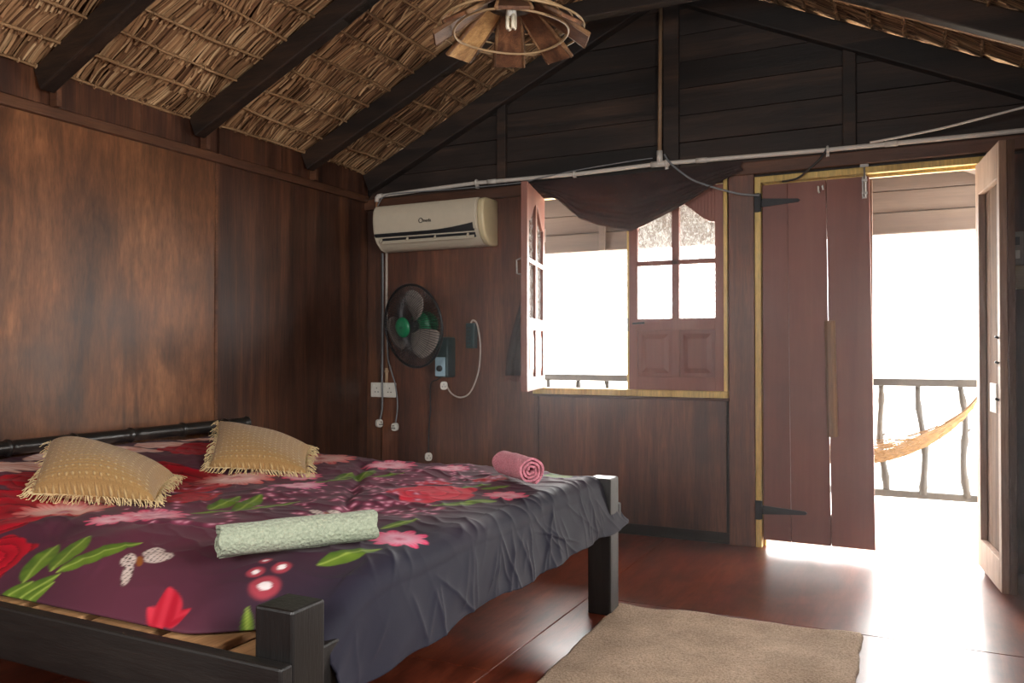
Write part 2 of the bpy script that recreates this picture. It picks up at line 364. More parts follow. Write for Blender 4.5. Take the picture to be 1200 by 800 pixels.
# open leaf: u from hinge to free edge, n towards the left (its outer face)
HX, HY, FX, FY = 3.702, -.01, 3.762, -.535
ud = Vector((FX-HX, FY-HY, 0)); LW = ud.length; ud.normalize(); nd = Vector((-ud.y, ud.x, 0)); nd = nd if nd.x < 0 else -nd
def DL(u, n, z): return Vector((HX, HY, 0)) + ud*u + nd*n + Vector((0, 0, z))
def dbox(mb, u0, u1, n0, n1, z0, z1):
    return mb.add([DL(u, n, z) for z in (z0, z1) for n in (n0, n1) for u in (u0, u1)], [(0,2,3,1),(4,5,7,6),(0,1,5,4),(2,6,7,3),(0,4,6,2),(1,3,7,5)])
fr = MB(); dbox(fr, 0, .075, .0, .03, .03, 1.985); dbox(fr, LW-.05, LW, .0, .03, .03, 1.985); dbox(fr, .075, LW-.05, 0, .03, 1.83, 1.985); dbox(fr, .075, LW-.05, 0, .03, .03, .165)
leaf2 = fr.build('door_leaf', M['door_raw'], door, bevel=.003)
for a, b_ in ((0, .165), (.168, .34), (.343, LW)):
    dbox(MB(), a, b_, -.030, -.001, .03, 1.985).build('door_plank', M['door_dull'], leaf2, bevel=.002)
dbox(MB(), .345, .475, .031, .037, .80, .93).build('lock_plate', M['paper'], leaf2, bevel=.003)
m = MB()
for z in (1.13, 1.02, .86): m.tube([DL(LW-.03, .03, z), DL(LW-.03, .045, z+.006)], .006, 6)
m.build('nail_heads', M['iron'], leaf2)
for z in (.25, 1.7): m = MB(); m.tube([(HX+.012, HY-.012, z-.05), (HX+.012, HY-.012, z+.05)], .007, 8); m.build('hinge', M['iron'], leaf2)

# ------------------------------------------------------------------ window
M['sash'] = wood('brown_painted_sash', hexc(104,56,44), hexc(126,74,60), hexc(138,86,70), 'z', 4, (.4,.55), .08, .4, .25, 1, .05, 12, .2)
M['sash_raw'] = M['sash']
t = NT('dusty_glass'); tr = t.node('ShaderNodeBsdfTransparent'); gl = t.node('ShaderNodeBsdfGlossy', _Roughness=.05); df = t.node('ShaderNodeBsdfDiffuse'); df.inputs[0].default_value = (.75,.75,.72,1)
tl_ = t.node('ShaderNodeBsdfTranslucent'); tl_.inputs[0].default_value = (.8,.8,.78,1)
nz = t.noise(t.pos((1,1,.6)), 60, 6, .75, 1.2); f = t.ramp(nz, [(.42, (.06,)*3), (.68, (.62,)*3)])
a1 = t.node('ShaderNodeMixShader', _Fac=.06); t.link(tr.outputs[0], a1.inputs[1]); t.link(gl.outputs[0], a1.inputs[2])
a0 = t.node('ShaderNodeMixShader', _Fac=.5); t.link(df.outputs[0], a0.inputs[1]); t.link(tl_.outputs[0], a0.inputs[2])
a2 = t.node('ShaderNodeMixShader'); t.link(f, a2.inputs[0]); t.link(a1.outputs[0], a2.inputs[1]); t.link(a0.outputs[0], a2.inputs[2]); t.link(a2.outputs[0], t.out.inputs[0])
M['glass'] = t.m
win = thing('window_1', (1.88, 0, WZ0), 'brown casement window in a yellow frame, left leaf swung open', 'window', kind='structure')
MB().box(1.285, 2.470, -.055, .06, .812, .849).build('window_sill', M['yellow'], win, bevel=.004)
MB().box(1.28, 2.475, -.035, .0, .795, .812).build('sill_apron', M['rail'], win, bevel=.003)
MB().box(2.443, 2.464, -.018, .06, .840, 2.04).build('window_jamb', M['yellow'], win, bevel=.003)
MB().box(1.285, 1.312, -.006, .06, .840, 2.04).build('window_jamb', M['yellow'], win, bevel=.003)
MB().box(1.285, 2.464, -.006, .06, 2.02, 2.045).build('window_lintel', M['yellow'], win, bevel=.003)
def casement(org, u_, n_, handle):
    org, u_, n_ = Vector(org), Vector(u_).normalized(), Vector(n_).normalized(); WW, TH = .558, .036
    Z0, Z1 = .848, 2.015
    T = lambda u, n, z: org + u_*u + n_*n + Vector((0, 0, z))
    def bx(mb, u0, u1, z0, z1, n0=0, n1=TH):
        return mb.add([T(u, n, z) for z in (z0, z1) for n in (n0, n1) for u in (u0, u1)], [(0,2,3,1),(4,5,7,6),(0,1,5,4),(2,6,7,3),(0,4,6,2),(1,3,7,5)])
    c = WW/2
    fr = MB(); bx(fr, 0, .052, Z0, Z1); bx(fr, WW-.052, WW, Z0, Z1); bx(fr, .052, WW-.052, Z0, .925); bx(fr, .052, WW-.052, 1.195, 1.262)
    bx(fr, c-.021, c+.021, .925, 1.195); bx(fr, c-.021, c+.021, 1.262, 1.95); bx(fr, .052, WW-.052, 1.573, 1.600)
    arch = lambda u: 1.805+.125*(.5-.5*math.cos(PI*min(1, max(0, 1-abs(u-c)/(c-.052)))))
    us = np.linspace(.052, WW-.052, 25)
    poly = [(u, arch(u)) for u in us]+[(WW-.052, Z1), (.052, Z1)]
    for i in range(24):
        fr.prism([(us[i], arch(us[i])), (us[i+1], arch(us[i+1])), (us[i+1], Z1), (us[i], Z1)], 0, TH, lambda p, q, n: T(p, n, q))
    o = fr.build('casement', M['sash'], win, bevel=.002)
    for ua, ub in ((.052, c-.021), (c+.021, WW-.052)):
        for za, zb in ((1.262, 1.573), (1.600, 1.94)):
            g = MB(); bx(g, ua, ub, za, min(zb, 1.94), .016, .019); g.build('pane', M['glass'], o)
        p = MB(); bx(p, ua, ub, .925, 1.195, .012, .024)
        for n0, n1 in ((.012, .002), (.024, .034)):
            a = [T(u, n0, z) for u, z in ((ua+.022, .947), (ub-.022, .947), (ub-.022, 1.173), (ua+.022, 1.173))]
            b = [T(u, n1, z) for u, z in ((ua+.05, .975), (ub-.05, .975), (ub-.05, 1.145), (ua+.05, 1.145))]
            p.add(a+b, [(0,1,5,4),(1,2,6,5),(2,3,7,6),(3,0,4,7),(4,5,6,7)])
        p.build('panel', M['sash'], o)
    h = MB(); bx(h, -.006, .004, 1.0, 1.08, -.004, .01); bx(h, -.006, .004, 1.75, 1.83, -.004, .01); h.build('hinge', M['steel'], o)
    if handle:
        MB().tube([T(WW-.03, -.002, 1.235), T(WW-.03, -.02, 1.235), T(WW-.10, -.022, 1.238)], .006, 8).tube([T(WW+.005, -.004, 1.19), T(WW+.005, -.004, 1.27)], .004, 6).build('latch', M['iron'], o, smooth=True)
    else:
        MB().tube([T(WW-.012, TH, 1.50), T(WW-.012, TH+.025, 1.505), T(WW-.012, TH+.028, 1.58), T(WW-.012, TH, 1.59)], .005, 8).build('pull_handle', M['steel'], o, smooth=True)
    return o
casement((2.443, .006, 0), (-1, 0, 0), (0, 1, 0), True)
MB().box(1.874, 1.886, .002, .045, .848, 2.015).build('meeting_strip', M['yellow'], win, bevel=.002)
casement((1.345, -.004, 0), (.135, -.54, 0), (-.54, -.135, 0), False)

# ------------------------------------------------------------------ outside: veranda
M['grey_board'] = wood('grey_veranda_board', hexc(70,58,50), hexc(86,72,62), hexc(100,86,74), 'x', 6, (.6,.8), .2, .3, .3, 1, .10, 16, .3)
M['pole'] = wood('grey_brown_pole', hexc(34,29,24), hexc(48,41,34), hexc(60,52,43), 'z', 9, (.6,.8), .3, .3, .3, 1, .1, 6)
M['sand'] = plain('pale_ground', (.62,.58,.52,1), .9, 0, .2)
tag(MB().box(-900, 900, .4, 1800, -1.4, -1.2).build('ground', M['sand']), 'pale bright ground beyond the veranda', 'ground', kind='structure')
vf = tag(MB().box(-.6, 4.8, .11, 1.45, -.16, -.06).build('veranda_floor', M['pale_floor']), 'pale deck of the veranda outside the door', 'deck', kind='structure')
for k in range(10): MB().box(-.6, 4.8, .112+k*.134, .112+k*.134+.13, -.06, -.03).build('deck_board', M['pale_floor'], vf, bevel=.003)
vg = tag(MB().prism([(-.5, 1.98), (4.7, 1.98), (4.7, 2.02), (RX, roof(RX)+.1), (-.5, 2.02)], 1.16, 1.18, lambda p, q, y: (p, y, q)).build('wall_veranda', M['grey_board']), 'grey horizontal boards above the veranda opening', 'wall', kind='structure')
MB().box(-.6, 4.8, 1.10, 1.18, 1.82, 1.955).build('header_beam', M['grey_board'], vg, bevel=.006)
for k in range(5):
    z0 = 1.96+k*.14; z1 = z0+.136
    l = lambda z: max(-.5, (z-(RZ+.05))/SL)
    MB().prism([(l(z0), z0), (W_-l(z0), z0), (W_-l(z1), z1), (l(z1), z1)], 1.12+.0, 1.158, lambda p, q, y: (p, y, q)).build('board', M['grey_board'], vg, bevel=.004)
MB().box(1.30, 1.345, 1.08, 1.12, 1.82, 2.4).build('stud', M['grey_board'], vg, bevel=.003)
MB().obox((3.62, .75, 2.17), (.34, .32, -.09), (.014, -.014, 0), (.006, .006, .028)).build('brace', M['grey_board'], vg, bevel=.003)
rail = thing('veranda_railing', (2.5, 1.2, 0), 'rough grey pole railing along the veranda edge', 'railing')
mb = MB(); pts = [(-.5+k*.4, 1.2+.004*math.sin(k), .872+.006*math.sin(k*1.7)) for k in range(14)]
MB().box(-.6, 4.8, 1.165, 1.235, .850, .898).build('top_rail', M['pole'], rail, bevel=.010)
MB().box(-.6, 4.8, 1.18, 1.225, .135, .180).build('bottom_rail', M['pole'], rail, bevel=.008)
for x in np.arange(-.45, 4.7, .2343):
    x = 3.203+.2343*round((x-3.203)/.2343); n = 14; ph = random.random()*6; ph2 = random.random()*6
    pts = [(x+.012*math.sin(k*.5+ph)+.03*(.5-k/n), 1.2+.01*math.sin(k*.7+ph2), .16+.70*k/n) for k in range(n+1)]
    rr = [.019*(1.15-.3*k/n)+(.006 if (k+int(ph*3)) % 5 == 0 else 0) for k in range(n+1)]
    o = MB().tube(pts, rr, 8); k = 6+int(ph) % 3
    o.tube([pts[k], (pts[k][0]+.03, 1.2, pts[k][2]+.03)], [.009, .006], 6)
    o.build('baluster', M['pole'], rail, smooth=True)
post = MB()
for x in (-.5, 4.45): MB().box(x-.05, x+.05, 1.14, 1.24, -.03, 1.84).build('rail_post', M['pole'], rail, bevel=.006)
# hammock
M['hammock'] = plain('natural_fibre_net', hexc(112,84,50), .8, 0, .2, .3)
hA, hB = Vector((3.765, .72, .96)), Vector((2.22, .72, .96))
def hcurve(t_): # t from the right knot
    x = hA.x + (hB.x-hA.x)*t_; z = .96 - .56*(1-(2*t_-1)**2)**.60 if 0 < t_ < 1 else .96
    return x, z
hm = MB()
for k in range(46):
    a = -1+2*k/45; pts = []
    for i in range(41):
        t_ = i/40; x, z = hcurve(t_); sp = min(1, 4*t_*(1-t_))**.9
        pts.append((x+random.uniform(-.004, .004), .72 + a*.17*sp, z + .12*sp*(a*a) - .01 + random.uniform(-.004, .004)*sp))
    hm.tube(pts, .0036, 4)
ham = thing('hammock', (3.0, .72, .4), 'tan woven fibre hammock slung across the veranda', 'hammock')
o = hm.build('netting', M['hammock'], ham); o['kind'] = 'stuff'
hm = MB()
for k in range(26):
    t_ = .05+.9*k/25; pts = []
    x, z = hcurve(t_); sp = min(1, 4*t_*(1-t_))**.9
    for j in range(13):
        a = -1+2*j/12; pts.append((x+.02*((j % 2)-.5), .72+a*.17*sp, z+.12*sp*a*a-.012))
    hm.tube(pts, .003, 4)
o = hm.build('cross_weave', M['hammock'], ham); o['kind'] = 'stuff'
MB().tube([hA, (3.84, .70, .99), (3.86, .69, 1.0), (4.45, 1.15, 1.06)], .009, 8).build('rope', M['hammock'], ham, smooth=True)
MB().tube([hB, (2.35, .45, .98), (2.56, .062, 1.12)], .009, 8).build('rope', M['hammock'], ham, smooth=True)

# ------------------------------------------------------------------ bed
M['blackwood'] = wood('black_stained_wood', hexc(10,9,9), hexc(18,16,15), hexc(36,32,29), 'x', 6, (.45,.65), .3, .5, .5, 1, .15, 8)
M['blackpost'] = wood('black_stained_post', hexc(14,13,12), hexc(25,23,22), hexc(52,47,43), 'z', 7, (.4,.55), .3, .5, .5, 1, .1, 10)
M['slat'] = wood('pale_bed_slat', hexc(120,86,56), hexc(166,126,86), hexc(194,156,112), 'y', 8, (.5,.7), .3, .4, .4, 1, .15, 12)
M['bamboo'] = plain('black_bamboo', (.014,.013,.012,1), .28, 0, .6, .3)
bed = thing('bed', (1.2, -2.38, 0), 'black stained low wooden bed frame with bamboo head pole', 'bed')
PX, YN, YF = 2.245, -3.318, -1.433
for x, y, h in ((PX, YN, .553), (PX, YF, .553), (.12, YN-.02, .66), (.12, YF, .655)):
    MB().box(x-.05, x+.05, y-.05, y+.05, 0, h).build('post', M['blackpost'], bed, bevel=.006)
MB().box(.02, PX+.052, YN-.085, YN-.05, .325, .452).build('side_rail', M['blackwood'], bed, bevel=.006)
MB().box(.02, PX-.05, YN-.05, YN-.02, .325, .425).build('side_rail', M['blackwood'], bed, bevel=.004)
MB().box(.02, PX+.05, YF+.05, YF+.085, .325, .44).build('side_rail', M['blackwood'], bed, bevel=.006)
MB().box(PX-.02, PX+.02, YN+.05, YF-.05, .33, .44).build('foot_rail', M['blackwood'], bed, bevel=.006)
MB().box(.10, .14, YN+.03, YF-.05, .33, .50).build('head_rail', M['blackwood'], bed, bevel=.006)
MB().box(1.15, 1.21, YN-.02, YF+.05, .30, .425).build('cross_beam', M['blackwood'], bed)
x = .16; k = 0
while x < 2.15:
    wd = .175+.02*math.sin(k*2.1)
    MB().box(x, min(x+wd, 2.19), YN-.048, YF+.05, .425, .445).build('slat', M['slat'], bed, bevel=.003)
    x += wd+.042; k += 1
prof = []; L = 0; total = 2.30
nodes = [.04, .40, .70, .985, 1.27, 1.56, 1.86, 2.14, 2.30]
hs = sorted(set(list(np.linspace(0, total, 60))+[n+d for n in nodes for d in (-.012, -.006, -.003, 0, .003, .006, .012) if 0 <= n+d <= total]))
for h_ in hs:
    dn = min(abs(h_-n) for n in nodes); r_ = .030 + (.006 if dn < .0035 else .004 if dn < .0065 else -.001 if dn < .0125 else 0)
    prof.append((r_, h_))
MB().lathe(prof, (.12, -3.56, .682), (0, 1, 0), 20).build('bamboo_pole', M['bamboo'], bed, smooth=True)

# ------------------------------------------------------------------ comforter with printed flowers
def sst(a, b, x):
    t_ = np.clip((x-a)/(b-a), 0, 1); return t_*t_*(3-2*t_)
class Waves:
    def __init__(s, n, f0, f1, seed, an=None):
        r = np.random.default_rng(seed); a = r.uniform(0, 2*PI, n) if an is None else r.normal(an, .35, n); f = r.uniform(f0, f1, n)
        s.kx = np.cos(a)*f; s.ky = np.sin(a)*f; s.p = r.uniform(0, 2*PI, n); s.n = n
    def __call__(s, x, y):
        o = np.zeros(np.broadcast(x, y).shape)
        for a, b, p in zip(s.kx, s.ky, s.p): o = o+np.sin(a*x+b*y+p)
        return o/math.sqrt(s.n/2)
def ynear(s): return -3.345+.13*sst(1.95, 2.18, s)
def yfar(s): return -1.36+.07*sst(2.0, 2.25, s)
def hgt(x, y):
    top = .567+.066*sst(.95, .3, x)
    tn = np.clip((y-ynear(x))/.30, 0, 1); tf = np.clip((yfar(x)-y)/(.13+.12*sst(1.9, 2.2, x)), 0, 1)
    return .456+(top-.456)*np.sin(tn*PI/2)**.9*np.sin(tf*PI/2)**.8
NU, NV = 560, 440; S0, S1, ST = .085, 2.475, 2.20
s = np.linspace(S0, S1, NU)[:, None]; v = np.linspace(0, 1, NV)[None, :]
y = ynear(s)+v*(yfar(s)-ynear(s)); s = s+0*y
X = np.minimum(s, ST); Z = hgt(X, y); Y = y.copy()
w1 = Waves(10, 9, 22, 1); w2 = Waves(10, 30, 70, 2, .9); w3 = Waves(8, 14, 30, 3, 1.9); wq = Waves(8, 60, 120, 5)
inner = np.clip((y-ynear(s))/.12, 0, 1)*np.clip((yfar(s)-y)/.1, 0, 1)
rid = lambda a: 1-np.abs(np.tanh(a*.9))
Z = Z + inner*(.0045*w1(s, y)+.0055*rid(w2(s, y)+.4*w1(s, y))*np.clip(w3(s, y)*.5+.5, 0, 1)+.004*rid(w3(s*1.3, y*1.3)))
# quilting seams
def seam(ax, ay, bx, by, dep=.014, wd=.02):
    global Z
    d = Vector((bx-ax, by-ay)); L_ = d.length; d.normalize(); u = (s-ax)*d.x+(y-ay)*d.y; q = -(s-ax)*d.y+(y-ay)*d.x+.010*np.sin(u*22)
    Z = Z - dep*np.exp(-(q/wd)**2)*sst(-.05, .05, u)*sst(L_+.05, L_-.05, u)*inner
seam(1.16, -1.6, 1.80, -2.57); seam(.35, -2.2, 1.3, -3.2, .008); seam(1.35, -2.98, 1.75, -2.9, .008, .015)
# drape over the foot
d = np.maximum(s-ST, 0); R_ = .065; ang = np.minimum(d/R_, PI/2); dd = np.maximum(d-R_*PI/2, 0)
hemlen = (S1-ST)-R_*PI/2
zt = Z
hem = .345+.006*np.sin(y*9)+.003*np.sin(y*23+1) - .02*sst(-2.9, -3.25, y)
zb = np.maximum(zt-R_, hem+.02)
fall = dd/hemlen
Zd = np.where(d < R_*PI/2, zt-R_*(1-np.cos(ang)), (zt-R_)+(hem-(zt-R_))*fall)
Xd = ST+R_*np.sin(ang)+.045*fall
rc = np.random.default_rng(41); fold = .45*np.sin(y*9+1.6*np.sin(y*4)+fall*1.5)+.25*np.sin(y*19+fall*3+1.4*np.sin(y*6))
cre = np.zeros_like(y)
for _ in range(46):                                                  # sharp creases fanning out from the edge of the bed
    y0 = rc.uniform(-3.25, -1.3); k_ = rc.normal(.1, .55); w_ = rc.uniform(.006, .016); a0, a1 = rc.uniform(-.3, .35), rc.uniform(.5, 1.2)
    q = y-(y0+k_*.22*(fall+.35*(ang/(PI/2)))); cre = cre+rc.uniform(.4, 1)*np.exp(-np.abs(q)/w_)*sst(a0, a0+.3, fall+.3*(ang-PI/2))*sst(a1+.2, a1, fall)
wf = Waves(9, 25, 60, 11, .35)
amp = .006*np.sin(ang)+.016*fall
onf = d > 0
X = np.where(onf, Xd+amp*fold+.007*np.sin(ang)*cre+.002*wf(d*1.5, y*1.2)*fall, X); Z = np.where(onf, Zd+.004*np.sin(ang)*fold*0, Z)
pre = sst(2.02, ST, s)*(~onf)                                       # folds begin just before the edge
Z = Z+pre*inner*(.005*fold+.004*cre)
# colour of the print, in flat cloth coordinates
P = np.zeros(s.shape+(3,)); n1 = Waves(10, 5, 14, 21)(s, y); n2 = Waves(12, 30, 80, 22)(s, y); n3 = Waves(12, 90, 200, 23)(s, y)
lin = lambda *c: np.array(hexc(*c)[:3])
mixc = lambda a, b, m: a*(1-m[..., None])+b*m[..., None]
P = mixc(P+lin(92,44,60), lin(68,34,48), np.clip(.5+.4*n1, 0, 1))
P = mixc(P, lin(120,52,78), .5*np.exp(-((s-.9)**2/.25+(y+2.6)**2/.5))*np.clip(.6+.3*n2, 0, 1))
P = mixc(P, lin(120,58,80), .55*np.exp(-((s-1.55)**2/.09+(y+1.9)**2/.25))*np.clip(.6+.3*n2, 0, 1))
edge = sst(1.9, 2.28, s+.10*n1*.3-.25*sst(-2.2, -1.5, y)*0)
P = mixc(P, lin(34,33,46), edge)
def put(mask, col): 
    global P
    P = mixc(P, col, np.clip(mask, 0, 1))
def loc(p0, p1):
    ax = np.array(p1)-np.array(p0); L_ = np.hypot(*ax); ax = ax/L_; return ((s-p0[0])*ax[0]+(y-p0[1])*ax[1])/L_, -(s-p0[0])*ax[1]+(y-p0[1])*ax[0], L_
def leaf(p0, p1, wd, a=(98,122,38), b=(64,90,28)):
    u, q, L_ = loc(p0, p1); uu = np.clip(u, 0, 1); hw = wd*np.sin(PI*uu**.85)**.8
    m = np.clip((hw-np.abs(q))/.004, 0, 1)*(u > 0)*(u < 1)
    rib = np.clip(1-np.abs(q)/.006, 0, 1)
    c = mixc(lin(*a)+0*P, lin(*b), np.clip(np.abs(q)/np.maximum(hw, 1e-4)*.7+.25*n3*.5+.2*np.sign(q), 0, 1)); c = mixc(c, lin(168,186,90), rib*.6)
    put(m, c)
def spray(c, ang_, L_, wd):
    ca, sa = math.cos(ang_), math.sin(ang_); r2 = lambda u, q: (c[0]+L_*(u*ca-q*sa), c[1]+L_*(u*sa+q*ca))
    leaf(r2(-1, .05), r2(.1, 0), wd*.35); leaf(r2(-.35, .05), r2(.0, .55), wd); leaf(r2(0, 0), r2(.45, .5), wd); leaf(r2(.05, 0), r2(1, .12), wd*.7)
def rose(c, r, rot=0, cols=((134,6,24), (178,12,36), (96,4,18))):
    dx, dy = s-c[0], y-c[1]; rr = np.hypot(dx, dy); th = np.arctan2(dy, dx)+rot
    edge_ = r*(1+.10*np.sin(5*th)+.05*np.sin(9*th+1)); m = np.clip((edge_-rr)/.006, 0, 1)
    t_ = rr/r*3.2; pet = np.sin(th*3+2.2*np.floor(t_)+.6*n1)*.5+.5; fr = t_-np.floor(t_)
    c_ = mixc(lin(*cols[0])+0*P, lin(*cols[1]), np.clip(fr*.8+.35*pet, 0, 1)); c_ = mixc(c_, lin(*cols[2]), np.clip((.22-fr)*4+.25*(n2*.5), 0, 1))
    put(m, c_)
def peony(c, r, rot=0, outer=(214,60,104), inner_=(238,196,206), n=11, deep=(150,20,50)):
    dx, dy = s-c[0], y-c[1]; rr = np.hypot(dx, dy)/r; th = np.arctan2(dy, dx)+rot
    pe = np.abs(np.cos(th*n/2)); m = np.clip((.70+.30*pe-rr)/.03, 0, 1)
    st = np.sin(th*n*3+5*rr)*.5+.5
    c_ = mixc(lin(*inner_)+0*P, lin(*outer), np.clip(1.5*np.abs(rr-.35)+.25*st, 0, 1)); c_ = mixc(c_, lin(*deep), np.clip((1-pe)*.9*(rr > .3)+(.16-rr)*4, 0, 1)*.8)
    put(m, c_)
def petal(c, c1, wd, a, b):
    u, q, L_ = loc(c, c1); hw = wd*np.sin(PI*np.clip(u, 0, 1)**.6)**.7; m = np.clip((hw-np.abs(q))/.006, 0, 1)*(u > 0)*(u < 1)
    put(m, mixc(lin(*a)+0*P, lin(*b), np.clip(.5+.5*np.sin(q*190+u*3+n1)*.8+.2*n2, 0, 1)))
def dot(c, r):
    rr = np.hypot(s-c[0], y-c[1])/r
    put(.75*np.clip((1-rr)/.25, 0, 1), lin(168,62,74)); put(np.clip((.42-rr)/.08, 0, 1), lin(226,214,214))
def specks(c, rx, ry, n, seed, col=(214,150,170)):
    r = random.Random(seed)
    for _ in range(n):
        a = r.uniform(0, 2*PI); q = math.sqrt(r.random()); px, py = c[0]+rx*q*math.cos(a), c[1]+ry*q*math.sin(a); rad = r.uniform(.008, .02)
        rr = np.hypot(s-px, y-py)/rad; put(.7*np.clip((1.5-rr)/1.2, 0, 1), lin(170,80,110)); put(np.clip((.7-rr)/.4, 0, 1), lin(*col))
def butterfly(c, k=1.0):
    ex, ey = np.array((.0023, .0007))*k, np.array((-.0030, .0026))*k; det = ex[0]*ey[1]-ex[1]*ey[0]; gx, gy = s-c[0], y-c[1]
    dx, dy = (gx*ey[1]-gy*ey[0])/det, (ex[0]*gy-ex[1]*gx)/det
    for px, py, rx, ry, an in ((16, 11, 14, 6.5, .15), (22, 3, 18, 7.5, .05), (-13, 2, 10, 8, .3), (-13, -14, 15, 6, 1.35)):
        u = (dx-px)*math.cos(an)+(dy-py)*math.sin(an); q = -(dx-px)*math.sin(an)+(dy-py)*math.cos(an); rr = np.hypot(u/rx, q/ry)
        put(np.clip((1-rr)/.08, 0, 1), lin(204,186,178)); put(np.clip((1-rr)/.1, 0, 1)*((np.sin(u*.85)*np.sin(q*1.1+.8)) > .5), lin(36,24,26)); put(np.clip(1-np.abs(rr-.96)/.09, 0, 1)*.6, lin(120,96,90))
    rr = np.hypot(dx/4.5, dy/7); put(np.clip((1-rr)/.15, 0, 1), lin(140,80,34))
# head end: pale peach petals, red roses
for a in ((.12, -3.0, .45, -2.72), (.16, -2.75, .50, -2.55), (.10, -2.45, .42, -2.40), (.12, -2.2, .40, -2.05), (.12, -1.95, .46, -1.85), (.12, -1.7, .42, -1.62)):
    petal(a[:2], a[2:], .11, (216,150,130), (236,206,196))
rose((.84, -2.42), .27, .4); rose((.86, -3.03), .25, 1.1); rose((1.16, -3.27), .10, 2.0); rose((.45, -1.90), .16, .2); rose((.60, -2.75), .15, 0); rose((.72, -1.62), .13, .9)
rose((1.17, -2.60), .10, .3)
for c, r, ro in (((.97, -2.92), .15, .3), ((1.00, -2.22), .16, 1.1), ((.93, -1.62), .17, 2), ((.86, -1.80), .10, .5)): peony(c, r, ro, (206,84,84), (236,202,194), 13)
peony((1.31, -2.88), .115, .2); peony((1.27, -2.98), .08, 1.2); peony((1.33, -2.24), .11, .6, (206,70,130)); peony((1.31, -1.62), .13, .1); peony((1.18, -2.05), .09, .1)
peony((2.155, -2.79), .085, .4, (214,50,100), (226,176,196), 9); peony((2.12, -2.08), .085, 1, (206,60,96), (222,170,180), 9); peony((1.62, -1.62), .09, 1.4)
rose((1.88, -2.17), .155, .5, ((190,26,50), (214,52,72), (150,16,40))); rose((1.74, -1.95), .07, 1, ((190,26,50), (214,52,72), (150,16,40))); rose((1.90, -1.78), .07, 1.4)
specks((1.62, -2.40), .30, .30, 130, 1); specks((1.92, -2.48), .16, .16, 40, 2); specks((1.45, -2.85), .16, .12, 24, 3); specks((1.65, -1.78), .28, .28, 110, 4); specks((1.1, -2.75), .2, .3, 26, 5)
for p0, p1, wd in (((1.36,-3.31),(1.28,-3.16),.040), ((1.41,-3.27),(1.36,-3.12),.042), ((1.43,-3.27),(1.56,-3.11),.036), ((1.38,-3.38),(1.45,-3.27),.034), ((1.33,-3.375),(1.39,-3.30),.026), ((1.42,-3.39),(1.46,-3.29),.026),
                   ((1.36,-2.78),(1.47,-2.65),.018), ((1.37,-2.71),(1.33,-2.53),.040), ((1.46,-2.69),(1.38,-2.48),.040), ((1.47,-2.68),(1.56,-2.48),.026),
                   ((1.34,-2.16),(1.40,-2.0),.020), ((1.37,-2.06),(1.30,-1.87),.036), ((1.42,-2.01),(1.34,-1.77),.045), ((1.46,-1.97),(1.54,-1.83),.024),
                   ((2.06,-2.74),(2.09,-2.58),.024), ((2.10,-3.06),(2.18,-2.90),.036), ((1.92,-2.04),(1.96,-1.88),.030), ((1.99,-2.02),(2.05,-1.90),.03), ((2.00,-2.38),(2.10,-2.24),.040), ((2.06,-2.26),(2.14,-2.18),.034), ((2.05,-1.60),(2.16,-1.53),.05),
                   ((2.0,-3.36),(2.07,-3.335),.014)):
    leaf(p0, p1, wd)
butterfly((1.640, -3.190)); butterfly((1.76, -2.60), 1.1)
for px, py, wd in ((1.815, -3.312, .024), (1.935, -3.292, .024), (1.823, -3.258, .036)):
    petal((1.907, -3.340), (px, py), wd, (170,20,42), (204,52,70))
leaf((2.105, -3.298), (2.048, -3.236), .016)
dot((2.047, -3.180), .040); dot((1.99, -3.15), .024); dot((2.035, -3.11), .026); dot((1.975, -3.10), .018)
me = bpy.data.meshes.new('comforter')
co = np.stack([X, Y, Z], -1).reshape(-1, 3)
ii = np.arange((NU-1)*(NV-1)); a_ = (ii//(NV-1))*NV+ii % (NV-1)
fc = np.stack([a_, a_+NV, a_+NV+1, a_+1], -1).astype(np.int32)
me.vertices.add(len(co)); me.vertices.foreach_set('co', co.ravel().astype(np.float32))
me.loops.add(fc.size); me.loops.foreach_set('vertex_index', fc.ravel())
me.polygons.add(len(fc)); me.polygons.foreach_set('loop_start', np.arange(0, fc.size, 4, dtype=np.int32)); me.polygons.foreach_set('use_smooth', np.ones(len(fc), bool))
me.update(calc_edges=True)
at = me.color_attributes.new('flower_print', 'FLOAT_COLOR', 'POINT')
at.data.foreach_set('color', np.concatenate([P.reshape(-1, 3), np.ones((NU*NV, 1))], 1).ravel().astype(np.float32))
t = NT('printed_satin'); vc = t.node('ShaderNodeVertexColor', layer_name='flower_print')
t.bump(t.noise(t.pos((1,1,1)), 240, 3, .7), .10, .002)
M['comforter'] = t.done(vc.outputs[0], .68, 0, .22, Sheen_Weight=.03, Sheen_Roughness=.4)
cf = finish('comforter', me, M['comforter'], fix=False)
sm_ = cf.modifiers.new('thickness', 'SOLIDIFY'); sm_.thickness = .008; sm_.offset = -1
tag(cf, 'plum comforter printed with red flowers and green leaves on the bed', 'comforter')

